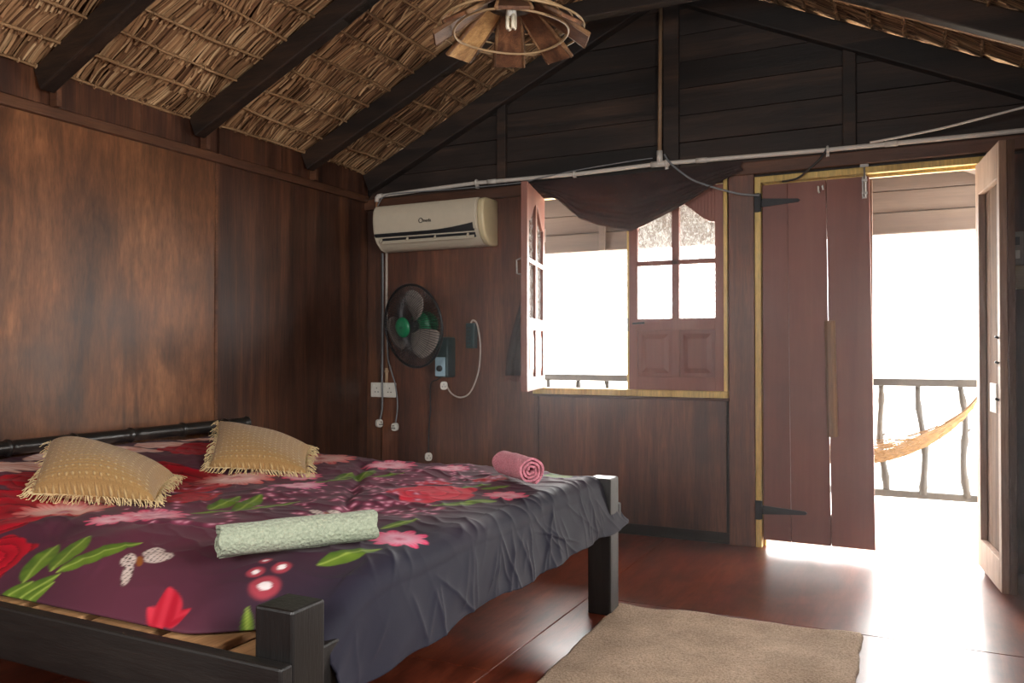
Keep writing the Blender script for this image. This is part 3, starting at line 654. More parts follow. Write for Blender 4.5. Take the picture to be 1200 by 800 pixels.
# ------------------------------------------------------------------ cushions
t = NT('tan_woven_cotton'); uvn = t.node('ShaderNodeUVMap', uv_map='weave')
def uvpat(scale):
    mp = t.node('ShaderNodeMapping', _Scale=scale); t.link(uvn.outputs[0], mp.inputs['Vector']); return mp.outputs[0]
br = t.node('ShaderNodeTexBrick', _Scale=1.0, _Mortar_Size=.30, _Mortar_Smooth=.9, _Brick_Width=1.0, _Row_Height=.55); t.link(uvpat((20, 18, 1)), br.inputs['Vector'])
vo = t.node('ShaderNodeTexVoronoi', _Scale=1.0, _Randomness=.12); t.link(uvpat((17, 15, 1)), vo.inputs['Vector'])
tuft = t.ramp(vo.outputs['Distance'], [(.10, (1,1,1)), (.24, (0,0,0))])
fine = t.noise(uvpat((90, 120, 1)), 2.0, 3, .7)
c = t.ramp(fine, [(.3, hexc(138,106,62)), (.55, hexc(172,138,88)), (.8, hexc(192,160,110))])
c = t.mix(c, hexc(226,200,146), t.math('MULTIPLY', tuft, .6)); c = t.mix(c, hexc(140,102,56), t.math('MULTIPLY', br.outputs['Fac'], .35))
hh = t.math('ADD', t.math('MULTIPLY', tuft, .8), t.math('ADD', t.math('MULTIPLY', fine, .4), t.math('MULTIPLY', br.outputs['Fac'], -.5)))
t.bump(hh, .7, .006); M['cushion'] = t.done(c, .85, 0, .2, Sheen_Weight=.2)
M['fringe'] = plain('cream_fringe', hexc(214,192,146), .85, 0, .2, .2)
def cushion(bl, br_, rr, rl, label, thick, seed):
    r = random.Random(seed); C4 = [Vector(p) for p in (bl, br_, rr, rl)]; n = 40
    nrm = (C4[1]-C4[0]).cross(C4[3]-C4[0]).normalized()
    root = thing('cushion', (C4[0]+C4[2])/2, label, 'cushion', 'tan fringed cushions on the bed')
    def base(u, v_):
        pu, pv = u*(1-.07*(1-v_*v_)), v_*(1-.07*(1-u*u)); a, b = (pu+1)/2, (pv+1)/2
        return C4[0]*(1-a)*(1-b)+C4[1]*a*(1-b)+C4[2]*a*b+C4[3]*(1-a)*b
    V = []; uv = []
    wv = Waves(6, 2, 6, seed)
    for side in (1, -1):
        for i in range(n+1):
            for j in range(n+1):
                u, v_ = -1+2*i/n, -1+2*j/n
                pf = ((1-u*u)*(1-v_*v_))**.42
                h = thick*pf*(1 if side > 0 else .42)+ .004*pf*float(wv(np.array(u), np.array(v_)))
                V.append(base(u, v_)+nrm*h*side); uv.append((i/n, j/n))
    Fs = []; N1 = (n+1)**2
    for sd in (0, 1):
        for i in range(n):
            for j in range(n):
                q = [sd*N1+i*(n+1)+j, sd*N1+(i+1)*(n+1)+j, sd*N1+(i+1)*(n+1)+j+1, sd*N1+i*(n+1)+j+1]; Fs.append(q if sd == 0 else q[::-1])
    me = bpy.data.meshes.new('cover'); me.from_pydata(V, [], Fs); me.update()
    ul = me.uv_layers.new(name='weave')
    for lp in me.loops: ul.data[lp.index].uv = uv[lp.vertex_index]
    o = finish('cover', me, M['cushion'], root, True, fix=False)
    fm = MB()
    for e in range(4):
        for k in range(80):
            a = -1+2*(k+r.random())/80; u, v_ = ((a, -1), (1, a), (a, 1), (-1, a))[e]
            p = base(u, v_); out = (p-base(u*.8, v_*.8)).normalized(); tan = nrm.cross(out)
            L_ = r.uniform(.022, .045); sd = r.uniform(-.6, .6); dr = r.uniform(.1, .5)
            if e == 0: dr += .3
            pts = [p-out*.004, p+out*L_*.4+tan*sd*L_*.3+nrm*.004, p+out*L_*.8+tan*sd*L_*.7-Vector((0,0,1))*L_*dr*.4, p+out*L_+tan*sd*L_*1.1-Vector((0,0,1))*L_*dr]
            for q in pts:
                q.z = max(q.z, float(hgt(np.array(q.x), np.array(q.y)))+.006)
            fm.tube(pts, .0014, 3, cap=False)
    f_ = fm.build('fringe', M['fringe'], root); f_['kind'] = 'stuff'
    return root
cushion((.77,-2.90,.598), (1.21,-2.78,.588), (.97,-2.49,.615), (.47,-2.63,.725), 'tan woven fringed cushion nearest the camera, beside the bamboo pole', .125, 3)
cushion((.80,-2.17,.595), (1.235,-2.075,.585), (1.02,-1.80,.650), (.53,-1.86,.745), 'tan woven fringed cushion farther from the camera, near the corner', .09, 4)

# ------------------------------------------------------------------ rolled towels
def terry(name, a, b):
    t = NT(name); v = t.pos((1,1,1)); n = t.noise(v, 130, 3, .7); vo = t.node('ShaderNodeTexVoronoi', _Scale=110); t.link(v, vo.inputs['Vector'])
    t.bump(t.math('ADD', n, t.math('MULTIPLY', vo.outputs['Distance'], .8)), .9, .006)
    return t.done(t.ramp(n, [(.3, a), (.7, b)]), .95, 0, .1, Sheen_Weight=.15)
M['mint'] = terry('mint_terry', hexc(138,148,128), hexc(172,180,158)); M['pink'] = terry('pink_terry', hexc(196,112,130), hexc(226,152,164))
def towel(p0, p1, r, mat, label, turns=3.2, th=.0085, start=-1.9):
    p0, p1 = Vector(p0), Vector(p1); ax = (p1-p0).normalized(); up = Vector((0,0,1)); sd = ax.cross(up).normalized()
    N = 110; sec = []
    for i in range(N+1):
        a = i/N; an = start-(1-a)*turns*2*PI; rad = .012+(r-.012)*a; sec.append((an, rad))
    outer = [(math.cos(an)*rad, math.sin(an)*rad) for an, rad in sec]; inn = [(math.cos(an)*(rad-th), math.sin(an)*(rad-th)) for an, rad in sec]
    loop = outer+inn[::-1]; m = len(loop); V = []; F_ = []; K = 26
    rg = random.Random(5)
    for k in range(K+1):
        u = k/K; c = p0+(p1-p0)*u
        for q, (x, z) in enumerate(loop):
            rr = 1+.02*math.sin(u*9+math.atan2(z, x)*2)+.012*math.sin(u*23+math.atan2(z, x)*3)
            e = 0
            if k in (0, K): e = .004*math.sin(q*.7)
            V.append(c+sd*x*rr+up*(z*rr*(.93 if z < 0 else 1))+ax*e)
    for k in range(K):
        F_ += [(k*m+i, k*m+(i+1) % m, (k+1)*m+(i+1) % m, (k+1)*m+i) for i in range(m)]
    n = N+1
    for k in (0, K):
        F_ += [(k*m+i, k*m+i+1, k*m+m-2-i, k*m+m-1-i) for i in range(n-1)]
    me = bpy.data.meshes.new('rolled_towel'); me.from_pydata(V, [], F_); me.update()
    o = finish('rolled_towel', me, mat, None, True); 
    try: me.set_sharp_from_angle(angle=math.radians(50))
    except Exception: pass
    return tag(o, label, 'towel', 'rolled towels on the bed')
towel((1.905,-3.185,.612), (2.135,-2.875,.616), .0465, M['mint'], 'pale mint green rolled towel lying on the near side of the bed')
towel((1.935,-1.735,.628), (2.13,-1.890,.628), .056, M['pink'], 'pink rolled towel near the foot of the bed')

# ------------------------------------------------------------------ rug
t = NT('beige_looped_rug'); v = t.pos((1,1,1)); n = t.noise(v, 120, 3, .8); big = t.noise(v, 6, 4); stp = t.noise(t.pos((5, 60, 1)), 3, 3)
c = t.ramp(n, [(.28, hexc(158,134,114)), (.5, hexc(208,184,160)), (.75, hexc(234,214,192))]); c = t.mix(c, t.ramp(big, [(.3, (.72,.7,.68)), (.7, (1.1,1.1,1.1))]), .8, 'MULTIPLY')
t.bump(t.math('ADD', n, t.math('MULTIPLY', stp, .5)), .9, .008); M['rug'] = t.done(c, .95, 0, .1)
V = []; nx, ny = 90, 150
wv = Waves(8, 8, 22, 31)
for i in range(nx+1):
    for j in range(ny+1):
        a, b = i/nx, j/ny
        p = Vector((2.275, -1.352, 0))*(1-a)*(1-b)+Vector((3.222, -1.290, 0))*a*(1-b)+Vector((3.25, -3.05, 0))*a*b+Vector((2.33, -3.08, 0))*(1-a)*b
        ed = min(a, 1-a)*.95; eb = min(b, 1-b)*1.75
        p.x += .003*math.sin(b*40)+.0015*math.sin(b*95); p.y += .006*math.sin(a*13+1)+.002*math.sin(a*50)
        p.z = .014+.004*float(wv(np.array(p.x), np.array(p.y))) + .012*math.exp(-((p.y+1.36-.06*(p.x-2.5))/.05)**2)*math.exp(-((p.x-2.75)/.2)**2)
        p.z = max(.004, p.z*min(1, (min(ed, eb)+.004)/.014))
        V.append(p)
F_ = [(i*(ny+1)+j, (i+1)*(ny+1)+j, (i+1)*(ny+1)+j+1, i*(ny+1)+j+1) for i in range(nx) for j in range(ny)]
me = bpy.data.meshes.new('rug'); me.from_pydata(V, [], F_); me.update()
o = finish('rug', me, M['rug'], None, True); md = o.modifiers.new('thickness', 'SOLIDIFY'); md.thickness = .003; md.offset = -1
tag(o, 'beige looped cotton rug on the red floor beside the bed', 'rug')

# ------------------------------------------------------------------ air conditioner
M['ac'] = plain('cream_plastic', hexc(206,194,172), .38, 0, .5, .03); M['ac_side'] = plain('yellowed_plastic', hexc(214,198,158), .4, 0, .5, .03)
M['black'] = plain('black_plastic', (.016,.017,.02,1), .35); M['white'] = plain('white_plastic', hexc(224,220,210), .4, 0, .5, .04)
ac = thing('air_conditioner', (.605, 0, 1.735), 'cream split air conditioner mounted high beside the window', 'air conditioner')
AX0, AX1 = .19, 1.02
prof = [(0, 1.745), (-.06, 1.738), (-.115, 1.748), (-.165, 1.79), (-.185, 1.825), (-.196, 1.86), (-.203, 1.91), (-.205, 1.95), (-.200, 1.995), (-.185, 2.02), (-.15, 2.030), (0, 2.034)]
MB().prism(prof, AX0+.02, AX1-.045, lambda p, q, x: (x, p, q)).build('body', M['ac'], ac, 'auto')
o = MB().prism([(p*1.015, 1.885+(q-1.885)*1.01) for p, q in prof], AX1-.045, AX1, lambda p, q, x: (x, p, q)).build('end_cap', M['ac_side'], ac, 'auto', .012, 3)
o = MB().prism([(p*1.015, 1.885+(q-1.885)*1.01) for p, q in prof], AX0, AX0+.02, lambda p, q, x: (x, p, q)).build('end_cap', M['ac'], ac, 'auto', .008, 3)
fp = [(-.192, 1.835), (-.205, 1.86), (-.212, 1.91), (-.214, 1.95), (-.209, 2.000), (-.19, 2.028), (-.15, 2.036), (-.15, 2.030), (-.18, 1.835)]
MB().prism(fp, AX0+.012, AX1-.052, lambda p, q, x: (x, p, q)).build('front_panel', M['ac'], ac, 'auto', .004)
def fy(z): return np.interp(z, [p[1] for p in prof[3:9]], [p[0] for p in prof[3:9]])
st = MB(); n = 24
for i in range(n):
    xa, xb = AX0+.02+(AX1-.07-AX0-.02)*i/n, AX0+.02+(AX1-.07-AX0-.02)*(i+1)/n
    za, zb = [1.834+.008+.030*max(0, (x-.62)/.33)**1.8 for x in (xa, xb)]
    st.add([(xa, -.2035, 1.822), (xb, -.2035, 1.822), (xb, -.2165, zb), (xa, -.2165, za), (xa, -.19, 1.822), (xb, -.19, 1.822), (xb, -.19, zb), (xa, -.19, za)], [(0,1,2,3),(4,7,6,5),(0,4,5,1),(3,2,6,7)])
st.build('dark_trim', M['black'], ac)
MB().add([(AX0+.05, -.166, 1.786), (AX1-.07, -.166, 1.786), (AX1-.07, -.184, 1.815), (AX0+.05, -.184, 1.815), (AX0+.05, -.16, 1.79), (AX1-.07, -.16, 1.79), (AX1-.07, -.17, 1.815), (AX0+.05, -.17, 1.815)], [(0,1,2,3),(4,7,6,5),(0,4,5,1),(2,6,7,3),(0,3,7,4),(1,5,6,2)]).build('air_outlet', M['black'], ac)
MB().obox(((AX0+AX1)/2-.01, -.1760, 1.7915), (.345, 0, 0), (0, -.008, -.0135), (0, .0025, -.0015)).build('louvre', M['ac'], ac, bevel=.001)
for x in (.245, .45, .66, .90): MB().obox((x, -.184, 1.803), (.006, 0, 0), (0, -.007, -.013), (0, .003, -.002)).build('louvre_clip', M['ac'], ac)
def text_mesh(txt, size, name, mat, parent, mw):
    cu = bpy.data.curves.new(name, 'FONT'); cu.body = txt; cu.size = size; cu.extrude = .0006; cu.align_x = 'CENTER'
    ob = bpy.data.objects.new(name, cu); COL.objects.link(ob); bpy.context.view_layer.update()
    me = bpy.data.meshes.new_from_object(ob.evaluated_get(bpy.context.evaluated_depsgraph_get())); bpy.data.objects.remove(ob)
    me.transform(mw); return finish(name, me, mat, parent, fix=False)
RT = Matrix.Rotation(PI/2, 4, 'X')
text_mesh('O', .046, 'badge_letter', M['black'], ac, Matrix.Translation((.573, -.2165, 1.893)) @ RT)
text_mesh('neda', .030, 'badge_letter', M['black'], ac, Matrix.Translation((.622, -.2165, 1.897)) @ RT)

# ------------------------------------------------------------------ wall fan
M['green'] = plain('green_plastic', hexc(10,116,74), .35, 0, .5, .05); M['guard'] = plain('black_wire', (.012,.012,.014,1), .4, .3)
M['teal'] = plain('dark_teal_plastic', hexc(34,58,60), .45); M['ltblue'] = plain('pale_blue_plate', hexc(160,190,204), .4, 0, .5, .03)
t = NT('smoked_blade'); M['blade'] = t.done(hexc(150,138,130), .35, 0, .5, Transmission_Weight=.0)
fan = thing('wall_fan', (.60, 0, 1.0), 'black wall fan with green hub and motor under the air conditioner', 'fan')
fc_ = Vector((.550, -.27, 1.232)); fd = Vector((-.24, -.955, -.12)).normalized(); fa = fd.cross(Vector((0,0,1))).normalized(); fb = fa.cross(fd); FR = .262
def fp_(r, a, h): return fc_+(fa*math.cos(a)+fb*math.sin(a))*r+fd*h
def guard(name, hmax, hub):
    m = MB(); 
    for k in range(84):
        a = 2*PI*k/84; m.tube([fp_(hub+(FR-hub)*u, a+.12*u, hmax*(1-u**2.6)) for u in np.linspace(0, 1, 7)], .0020, 4, cap=False)
    for rr in (.45, .72): m.tube([fp_(hub+(FR-hub)*rr, 2*PI*k/40, hmax*(1-rr**2.6)) for k in range(40)], .0012, 4, closed=True)
    return m.build(name, M['guard'], fan)
guard('front_guard', .085, .05); guard('rear_guard', -.075, .06)
MB().tube([fp_(FR, 2*PI*k/64, 0) for k in range(64)], .0085, 8, closed=True).build('guard_rim', M['guard'], fan, True)
MB().lathe([(.001, .102), (.04, .100), (.060, .094), (.065, .084), (.062, .076)], fc_, fd, 28, False).build('hub_cap', M['green'], fan, True)
mt = Matrix((( fa.x, fb.x, fd.x, 0), (fa.y, fb.y, fd.y, 0), (fa.z, fb.z, fd.z, 0), (0,0,0,1))); mt.translation = fc_+fd*.101-fb*.005
MB().tube([fc_+fd*.1025+fa*.011*math.cos(q)+fb*.006*math.sin(q) for q in np.linspace(0, 2*PI, 17)[:-1]], .0016, 6, closed=True).build('hub_mark', M['teal'], fan, True)
MB().lathe([(.03, -.03), (.042, -.02), (.042, .02), (.02, .04)], fc_, fd, 20).build('blade_hub', M['guard'], fan, True)
for k in range(3):
    a0 = math.radians(112+120*k); m = MB(); V = []; F_ = []
    for i in range(13):
        for j in range(9):
            u = i/12; q = -1+2*j/8; r = .035+.195*u; wd = (.36+.42*math.sin(PI*min(1, u*.70+.14))**1.1); aa = a0+q*wd*(1 if q > 0 else .8)-.25*u
            V.append(fp_(r*(1-.05*q*q), aa, .022*q+.008*math.sin(u*3)))
    for i in range(12):
        for j in range(8): F_.append((i*9+j, (i+1)*9+j, (i+1)*9+j+1, i*9+j+1))
    m.add(V, F_); o = m.build('blade', M['blade'], fan, True); md = o.modifiers.new('t', 'SOLIDIFY'); md.thickness = .003
MB().lathe([(.03, -.045), (.078, -.05), (.086, -.08), (.084, -.13), (.068, -.16), (.02, -.17)], fc_, fd, 24).build('motor_housing', M['green'], fan, True)
MB().lathe([(.03, .0), (.044, -.02), (.046, -.035), (.040, -.05)], fc_, fd, 20).build('motor_nose', M['green'], fan, True)
mc = fc_-fd*.10
MB().tube([mc+Vector((.01, .02, -.03)), (.63, -.10, 1.16), (.655, -.06, 1.12)], [.03, .026, .03], 12).build('neck', M['teal'], fan, True)
MB().box(.612, .708, -.10, 0, .905, 1.165).build('wall_mount', M['teal'], fan, bevel=.012)
MB().box(.616, .690, -.112, -.099, .912, 1.035).build('control_panel', M['ltblue'], fan, bevel=.004)
MB().lathe([(.020, 0), (.019, .014), (.012, .017)], (.653, -.111, .962), (0, -1, 0), 20).box(.650, .656, -.136, -.118, .945, .979).build('speed_knob', M['black'], fan, 'auto')
# cords, sockets
def cord(name, pts, r, mat, label, cat='cord', n=40, parent=None, part=None):
    P_ = [Vector(p) for p in pts]; out = []
    for i in range(len(P_)-1):                         # Catmull-Rom
        a, b, c, d_ = P_[max(i-1, 0)], P_[i], P_[i+1], P_[min(i+2, len(P_)-1)]
        for k in range(8):
            t_ = k/8; out.append(.5*((2*b)+(c-a)*t_+(2*a-5*b+4*c-d_)*t_*t_+(3*b-a-3*c+d_)*t_**3))
    out.append(P_[-1])
    o = MB().tube(out, r, 8).build(part or name, mat, parent, True)
    if label: tag(o, label, cat)
    return o
M['grey_cord'] = plain('grey_cable', hexc(120,122,124), .5); M['dark_cord'] = plain('dark_cable', hexc(34,30,30), .5); M['white_cord'] = plain('white_cable', hexc(190,176,164), .5)
def plug(parent, c, rz=0, face=True):
    c = Vector(c); m = MB(); n = 20; ca, sa = math.cos(rz), math.sin(rz)
    poly = [(.024*math.copysign(abs(math.cos(a))**.7, math.cos(a)), .027*math.copysign(abs(math.sin(a))**.7, math.sin(a))) for a in [2*PI*k/n for k in range(n)]]
    T = lambda p, q, y_: c+Vector((p*ca-y_*sa, p*sa+y_*ca, q))
    m.prism(poly, -.014, .012, T); o = m.build('plug', M['white'], parent, 'auto', .003)
    pm = MB()
    for px, pz in ((0, .010), (-.010, -.006), (.010, -.006)):
        pm.add([T(px+i*.0028, pz+k*.0035, y_) for y_ in (-.014, -.032) for k in (-1, 1) for i in (-1, 1)], [(0,2,3,1),(4,5,7,6),(0,1,5,4),(2,6,7,3),(0,4,6,2),(1,3,7,5)])
    pm.build('pin', M['steel'], o)
    return o
th = thing('power_cord', (.119, -.02, .56), 'grey power cord hanging left of the double socket with white plug', 'cord')
cord('cable', [(.148, -.030, 1.742), (.146, -.024, 1.5), (.143, -.022, 1.1), (.150, -.036, .86), (.152, -.036, .76), (.146, -.03, .68), (.130, -.03, .612)], .006, M['grey_cord'], None, parent=th, part='cable')
plug(th, (.122, -.03, .583), 1.2)
th = thing('power_cord', (.252, -.02, .54), 'grey power cord hanging right of the double socket with white plug', 'cord')
cord('cable', [(.178, -.020, 1.30), (.185, -.022, 1.05), (.215, -.028, .95), (.252, -.03, .85), (.270, -.03, .74), (.268, -.03, .66), (.256, -.03, .592)], .005, M['grey_cord'], None, parent=th, part='cable')
plug(th, (.252, -.03, .563), 0)
th = thing('fan_cord', (.516, -.02, .35), 'dark cord hanging below the wall fan with white plug', 'cord')
cord('cable', [(.622, -.05, .905), (.58, -.03, .885), (.535, -.03, .86), (.528, -.026, .74), (.531, -.026, .69), (.520, -.026, .60), (.514, -.026, .48), (.516, -.03, .405)], .0042, M['dark_cord'], None, parent=th, part='cable')
plug(th, (.516, -.03, .378), .7)
th = thing('cable_duct', (.166, 0, .86), 'narrow brown and white duct running down from the air conditioner', 'duct')
MB().tube([(.168, -.012, 1.75), (.168, -.012, 1.30)], .009, 10).build('upper_tube', M['white_cord'], th, True)
MB().tube([(.168, -.012, 1.30), (.17, -.012, .95)], .010, 10).build('lower_tube', plain('brown_tube', hexc(120,84,58), .5), th, True)
MB().tube([(.17, -.012, .96), (.17, -.012, .852)], .012, 10).tube([(.17, -.012, .93), (.17, -.012, .945)], .016, 12).build('elbow_joint', plain('tan_tube', hexc(170,140,110), .5), th, True)
sk = thing('wall_socket', (.15, 0, .75), 'white double power socket on the back wall near the corner', 'socket')
MB().box(.062, .245, -.012, .0, .748, .765).box(.060, .240, -.014, 0, .76, .85).build('back_box', M['rail'], sk)
MB().box(.047, .252, -.026, -.013, .760, .860).build('face_plate', M['white'], sk, bevel=.005)
for x in (.098, .203):
    for px, pz in ((0, .014), (-.012, -.012), (.012, -.012)): MB().box(x+px-.004, x+px+.004, -.0272, -.024, .808+pz-.003, .808+pz+.003).build('socket_hole', M['black'], sk)
    MB().box(x-.034, x-.022, -.031, -.026, .83, .85).build('rocker_switch', M['white'], sk, bevel=.002)
ex = thing('timer_box', (.836, 0, 1.09), 'small dark teal timer box on the back wall with slotted face', 'timer')
MB().box(.805, .870, -.045, 0, 1.092, 1.255).build('housing', M['teal'], ex, bevel=.006)
for k in range(5): MB().box(.815, .845, -.0485, -.044, 1.12+k*.024, 1.132+k*.024).build('slot', M['black'], ex)
th = thing('white_cord', (.65, -.03, .80), 'white cord looping down from the timer box to a clear plug', 'cord')
cord('cable', [(.835, -.03, 1.252), (.850, -.03, 1.272), (.880, -.03, 1.25), (.902, -.03, 1.15), (.905, -.03, 1.05), (.888, -.03, .93), (.835, -.035, .81), (.765, -.04, .775), (.70, -.045, .80), (.665, -.05, .855)], .0055, M['white_cord'], None, parent=th, part='cable')
plug(th, (.650, -.055, .850), .5)

# ------------------------------------------------------------------ conduit along the wall, cables
M['pvc'] = plain('white_pipe', hexc(206,198,188), .4, 0, .5, .05)
pp = thing('conduit_pipe', (2.0, -.03, 2.13), 'white plastic conduit pipe fixed along the tie beam', 'pipe')
pc = [(.125, 2.128), (.5, 2.140), (.889, 2.150), (1.563, 2.140), (2.09, 2.150), (2.991, 2.131), (3.748, 2.128), (4.2, 2.13)]
def pz(x): return float(np.interp(x, [a for a, b in pc], [b for a, b in pc]))
MB().tube([(x, -.052, pz(x)) for x in np.linspace(.125, 4.2, 60)], .0125, 12).build('pipe', M['pvc'], pp, True)
MB().tube([(.16, -.052, pz(.16)), (.128, -.052, pz(.12)), (.118, -.052, pz(.12)-.01), (.115, -.052, 2.09)], .0165, 12).build('elbow', M['pvc'], pp, True)
MB().tube([(.115, -.052, 2.092), (.117, -.052, 2.04)], .011, 10).build('drop_pipe', plain('rusty_tube', hexc(140,100,70), .5), pp, True)
MB().tube([(2.04, -.052, pz(2.04)), (2.145, -.052, pz(2.145))], .018, 12).tube([(2.09, -.052, 2.15), (2.09, -.052, 2.225)], .018, 12).build('tee', M['pvc'], pp, True)
for x in (1.0, 2.33, 3.3): MB().tube([(x-.03, -.052, pz(x-.03)), (x+.03, -.052, pz(x+.03))], .0155, 12).build('coupling', M['pvc'], pp, True)
for x in (.889, 1.563, 2.13, 2.995):
    m = MB().tube([(x+.0, -.052+.017*math.cos(a), pz(x)+.017*math.sin(a)) for a in np.linspace(0, 2*PI, 13)[:-1]], .007, 6, closed=True)
    m.box(x-.008, x+.008, -.052, -.03, pz(x)-.034, pz(x)-.014); m.build('clip', M['pvc'], pp)
MB().tube([(2.09, -.052, 2.20), (2.093, -.052, 2.6), (2.098, -.052, 3.05)], .012, 10).build('riser_pipe', plain('stained_pipe', hexc(140,112,86), .5), pp, True)
cord('grey_cable', [(2.12, -.06, 2.20), (2.16, -.07, 2.14), (2.27, -.075, 2.045), (2.36, -.075, 2.0), (2.46, -.07, 1.962), (2.55, -.06, 1.935), (2.642, -.03, 1.925)], .0058, M['grey_cord'], 'grey cable drooping from the pipe tee to the door frame', 'cable')
cord('dark_cable', [(2.99, -.07, 2.13), (2.96, -.055, 2.09), (2.90, -.045, 2.04), (2.84, -.03, 2.0), (2.76, -.02, 1.992)], .0055, M['dark_cord'], 'short dark cable hanging from the pipe across the yellow lintel', 'cable')
cord('thin_wire', [(.135, -.07, 2.06), (.19, -.07, 2.12), (.32, -.07, 2.130), (.75, -.072, 2.120), (1.2, -.072, 2.118), (1.34, -.07, 2.135), (1.6, -.07, 2.160), (1.9, -.07, 2.178), (2.05, -.06, 2.185)], .0035, M['grey_cord'], 'thin grey wire running along the conduit above the air conditioner', 'wire')
cord('pale_wire', [(3.2, -.08, 2.140), (3.45, -.12, 2.155), (3.65, -.16, 2.175), (4.19, -.28, 2.24)], .006, M['pvc'], 'pale wire rising above the conduit over the open door leaf', 'wire')

# ------------------------------------------------------------------ draped window cloth
t = NT('dark_brown_cloth'); v = t.pos((1,1,1)); n = t.noise(v, 9, 4, .6); fl_ = t.noise(v, 38, 3, .8, 2.0)
c = t.ramp(n, [(.3, hexc(46,36,36)), (.7, hexc(66,52,50))]); spot = t.ramp(fl_, [(.60, (0,0,0)), (.68, (1,1,1))])
c = t.mix(c, hexc(140,74,54), t.math('MULTIPLY', spot, .35))
t.done(c, .9, 0, .15); tb = t.node('ShaderNodeBsdfTranslucent'); tb.inputs[0].default_value = (.42,.20,.13,1)
mx = t.node('ShaderNodeMixShader', _Fac=.13); t.link(t.b.outputs[0], mx.inputs[1]); t.link(tb.outputs[0], mx.inputs[2]); t.link(mx.outputs[0], t.out.inputs[0]); M['cloth'] = t.m
cur = thing('window_drape', (1.9, -.05, 1.9), 'dark brown cloth swagged across the top of the window', 'curtain')
bx_ = [1.290, 1.35, 1.465, 1.603, 1.72, 1.83, 1.923, 2.02, 2.176, 2.30, 2.40, 2.55]; bz_ = [2.085, 2.05, 1.985, 1.865, 1.820, 1.795, 1.768, 1.800, 1.868, 1.935, 1.995, 2.065]
NA, NB = 90, 46; V = []
for i in range(NA+1):
    a = i/NA; x = 1.29+1.265*a; zb_ = float(np.interp(x, bx_, bz_)); ztp = 2.112+.012*math.sin(a*9)*.5
    for j in range(NB+1):
        t_ = j/NB; sag = math.sin(PI*a)
        pl = math.sin(2*PI*(t_**1.8)*4.2+1.2*math.sin(a*5)+.6*a)*.014*sag*t_ + .006*math.sin(a*34+t_*5)*(1-t_)
        V.append((x+.03*math.sin(t_*6+a*8)*.2, -.062-.035*t_*sag+pl, ztp+(zb_-ztp)*t_))
F_ = [(i*(NB+1)+j, (i+1)*(NB+1)+j, (i+1)*(NB+1)+j+1, i*(NB+1)+j+1) for i in range(NA) for j in range(NB)]
m = MB().add(V, F_); o = m.build('swag', M['cloth'], cur, True); md = o.modifiers.new('t', 'SOLIDIFY'); md.thickness = .0025
V = []
for i in range(31):
    u = i/30; z = 2.09-1.17*u; xl = 1.262-.17*sst(.30, 1.0, u); xr = 1.285-.045*u
    for j in range(21):
        q = j/20; V.append((xl+(xr-xl)*q, -.030-.014*math.sin(q*15+u*2)*(.2+.8*u), z))
F_ = [(i*21+j, (i+1)*21+j, (i+1)*21+j+1, i*21+j+1) for i in range(30) for j in range(20)]
o = MB().add(V, F_).build('tail', M['cloth'], cur, True); md = o.modifiers.new('t', 'SOLIDIFY'); md.thickness = .0025
fm = MB()
for k in range(40):
    x = 1.092+.148*k/39; fm.tube([(x, -.03-.014*math.sin(k/39*15+2), .922), (x+random.uniform(-.004, .004), -.035, .905), (x+random.uniform(-.008, .008), -.035, .885)], .0012, 3)
o = fm.build('fringe', plain('rust_fringe', hexc(120,64,52), .9), cur); o['kind'] = 'stuff'

# ------------------------------------------------------------------ pendant lamp
M['slatwood'] = wood('dark_lamp_wood', hexc(52,32,22), hexc(96,62,42), hexc(136,94,64), 'z', 14, (.5,.7), .5, .3, .4, 1, .25, 4)
M['cork'] = wood('pale_carved_wood', hexc(120,84,50), hexc(176,134,84), hexc(208,170,116), 'x', 22, (.6,.8), .9, .3, .5, .6, .1, 4)
M['lampedge'] = wood('lamp_slat_edge', hexc(60,40,28), hexc(112,80,54), hexc(160,124,86), 'z', 14, (.5,.7), .4, .3)
M['wire'] = plain('cane_ring', hexc(150,122,88), .5, 0, .4); M['tube_glass'] = plain('white_lamp_tube', hexc(226,214,190), .3, 0, .5, .03)
LC = Vector((2.102, -2.0, 0)); lamp = thing('pendant_lamp', (2.102, -2.0, 2.15), 'round pendant lamp of dark wooden slats and cane rings', 'lamp')
cy = math.radians(26.3)+PI/2
MB().lathe([(.03, 2.42), (.075, 2.415), (.08, 2.36), (.085, 2.315), (.05, 2.31)], LC, (0,0,1), 28).build('hub', wood('rough_dark_hub', hexc(40,30,24), hexc(70,54,42), hexc(100,80,62), 'z', 16, (.7,.9), .8, .2), lamp, True)
for k in range(8):
    a = cy+math.radians(2)+k*PI/4; e = Vector((math.cos(a), math.sin(a), 0)); tt = Vector((-e.y, e.x, 0))
    r0, z0, r1, z1 = .058, 2.345, .278, 2.196
    p0, p1 = LC+e*r0+Vector((0,0,z0)), LC+e*r1+Vector((0,0,z1)); nn = tt.cross((p1-p0).normalized()).normalized()
    V = []
    for (p, hw) in ((p0, .038), (p1, .058)):
        for sd in (-1, 1):
            for h_ in (-1, 1): V.append(p+tt*hw*sd+nn*.006*h_)
    sl = MB().add(V, [(0,1,3,2),(4,6,7,5),(0,2,6,4),(1,5,7,3),(0,4,5,1),(2,3,7,6)]).build('slat', M['cork'] if k == 1 else M['slatwood'], lamp, bevel=.002)
    eg = MB()
    for sd in (-1, 1): eg.tube([p0+tt*.038*sd, p1+tt*.058*sd], .0085, 6)
    eg.build('edge_strip', M['lampedge'], sl, True)
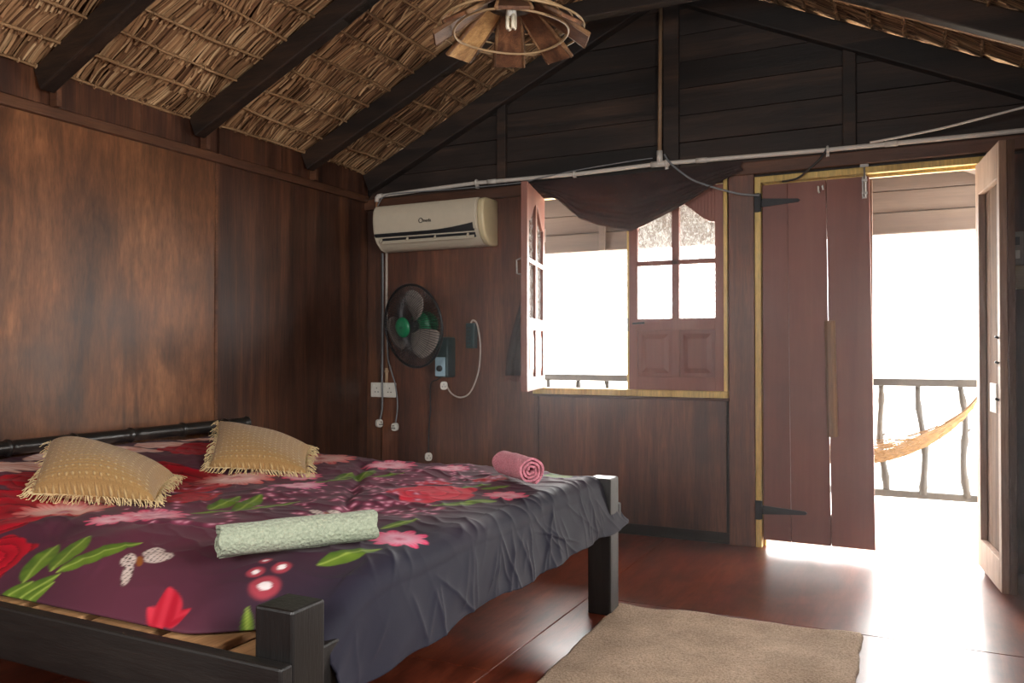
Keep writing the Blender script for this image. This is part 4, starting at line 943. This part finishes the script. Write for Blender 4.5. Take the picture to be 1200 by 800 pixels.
for r, z, th_ in ((.207, 2.222, .0045), (.222, 2.262, .0035), (.175, 2.285, .003), (.165, 2.30, .003), (.262, 2.235, .0045)):
    MB().tube([LC+Vector((r*math.cos(q), r*math.sin(q), z+.004*math.sin(q*3))) for q in np.linspace(0, 2*PI, 65)[:-1]], th_, 8, closed=True).build('ring', M['wire'], lamp, True)
bl = MB().lathe([(.018, 2.315), (.020, 2.285), (.016, 2.28)], LC, (0,0,1), 16).build('bulb_holder', M['white'], lamp, True)
m = MB()
for dx in (-.011, .011):
    for dy in (-.008, .008): m.tube([LC+Vector((dx, dy, 2.285)), LC+Vector((dx, dy, 2.245)), LC+Vector((dx*.9, dy*.6, 2.236))], .0075, 8)
m.build('bulb', M['tube_glass'], lamp, True)
MB().tube([LC+Vector((0,0,2.41)), LC+Vector((.003,0,2.8)), LC+Vector((0,0,roof(RX)))], .006, 8).build('hanging_cord', M['dark_cord'], lamp, True)

# ------------------------------------------------------------------ right of the door
sw = thing('switch_plate', (3.845, 0, 1.5), 'grey switch plate on the wall behind the open door leaf', 'switch')
MB().box(3.815, 3.875, -.014, 0, 1.49, 1.65).build('plate', plain('grey_plate', hexc(150,140,130), .5), sw, bevel=.003)
MB().box(3.832, 3.858, -.020, -.013, 1.52, 1.56).build('rocker', M['white'], sw, bevel=.002); MB().box(3.832, 3.858, -.018, -.013, 1.585, 1.625).build('indicator', M['black'], sw, bevel=.002)
tag(MB().box(3.812, 3.93, -.035, 0, 1.372, 1.485).build('wood_block', wood('pale_block_wood', hexc(150,120,80), hexc(190,160,116), hexc(210,184,140), 'x', 9), bevel=.004), 'pale wooden block fixed to the wall under the switch plate', 'block')

# ------------------------------------------------------------------ haze by the door and window, its volume also standing in for bloom
hz = MB().prism([(1.0, .004), (W_-.004, .004), (W_-.004, 2.2), (RX, roof(RX)), (1.0, roof(1.0))], -1.9, -.002, lambda p, q, y: (p, y, q))
t = NT('bloom_haze'); t.n.remove(t.b); vsn = t.node('ShaderNodeVolumeScatter', _Density=.036, _Anisotropy=.62); vsn.inputs[0].default_value = (1,.98,.97,1); t.link(vsn.outputs[0], t.out.inputs['Volume'])
tag(hz.build('haze', t.m), 'thin haze added by the door and window, also for the bloom of their light', 'haze', kind='stuff')
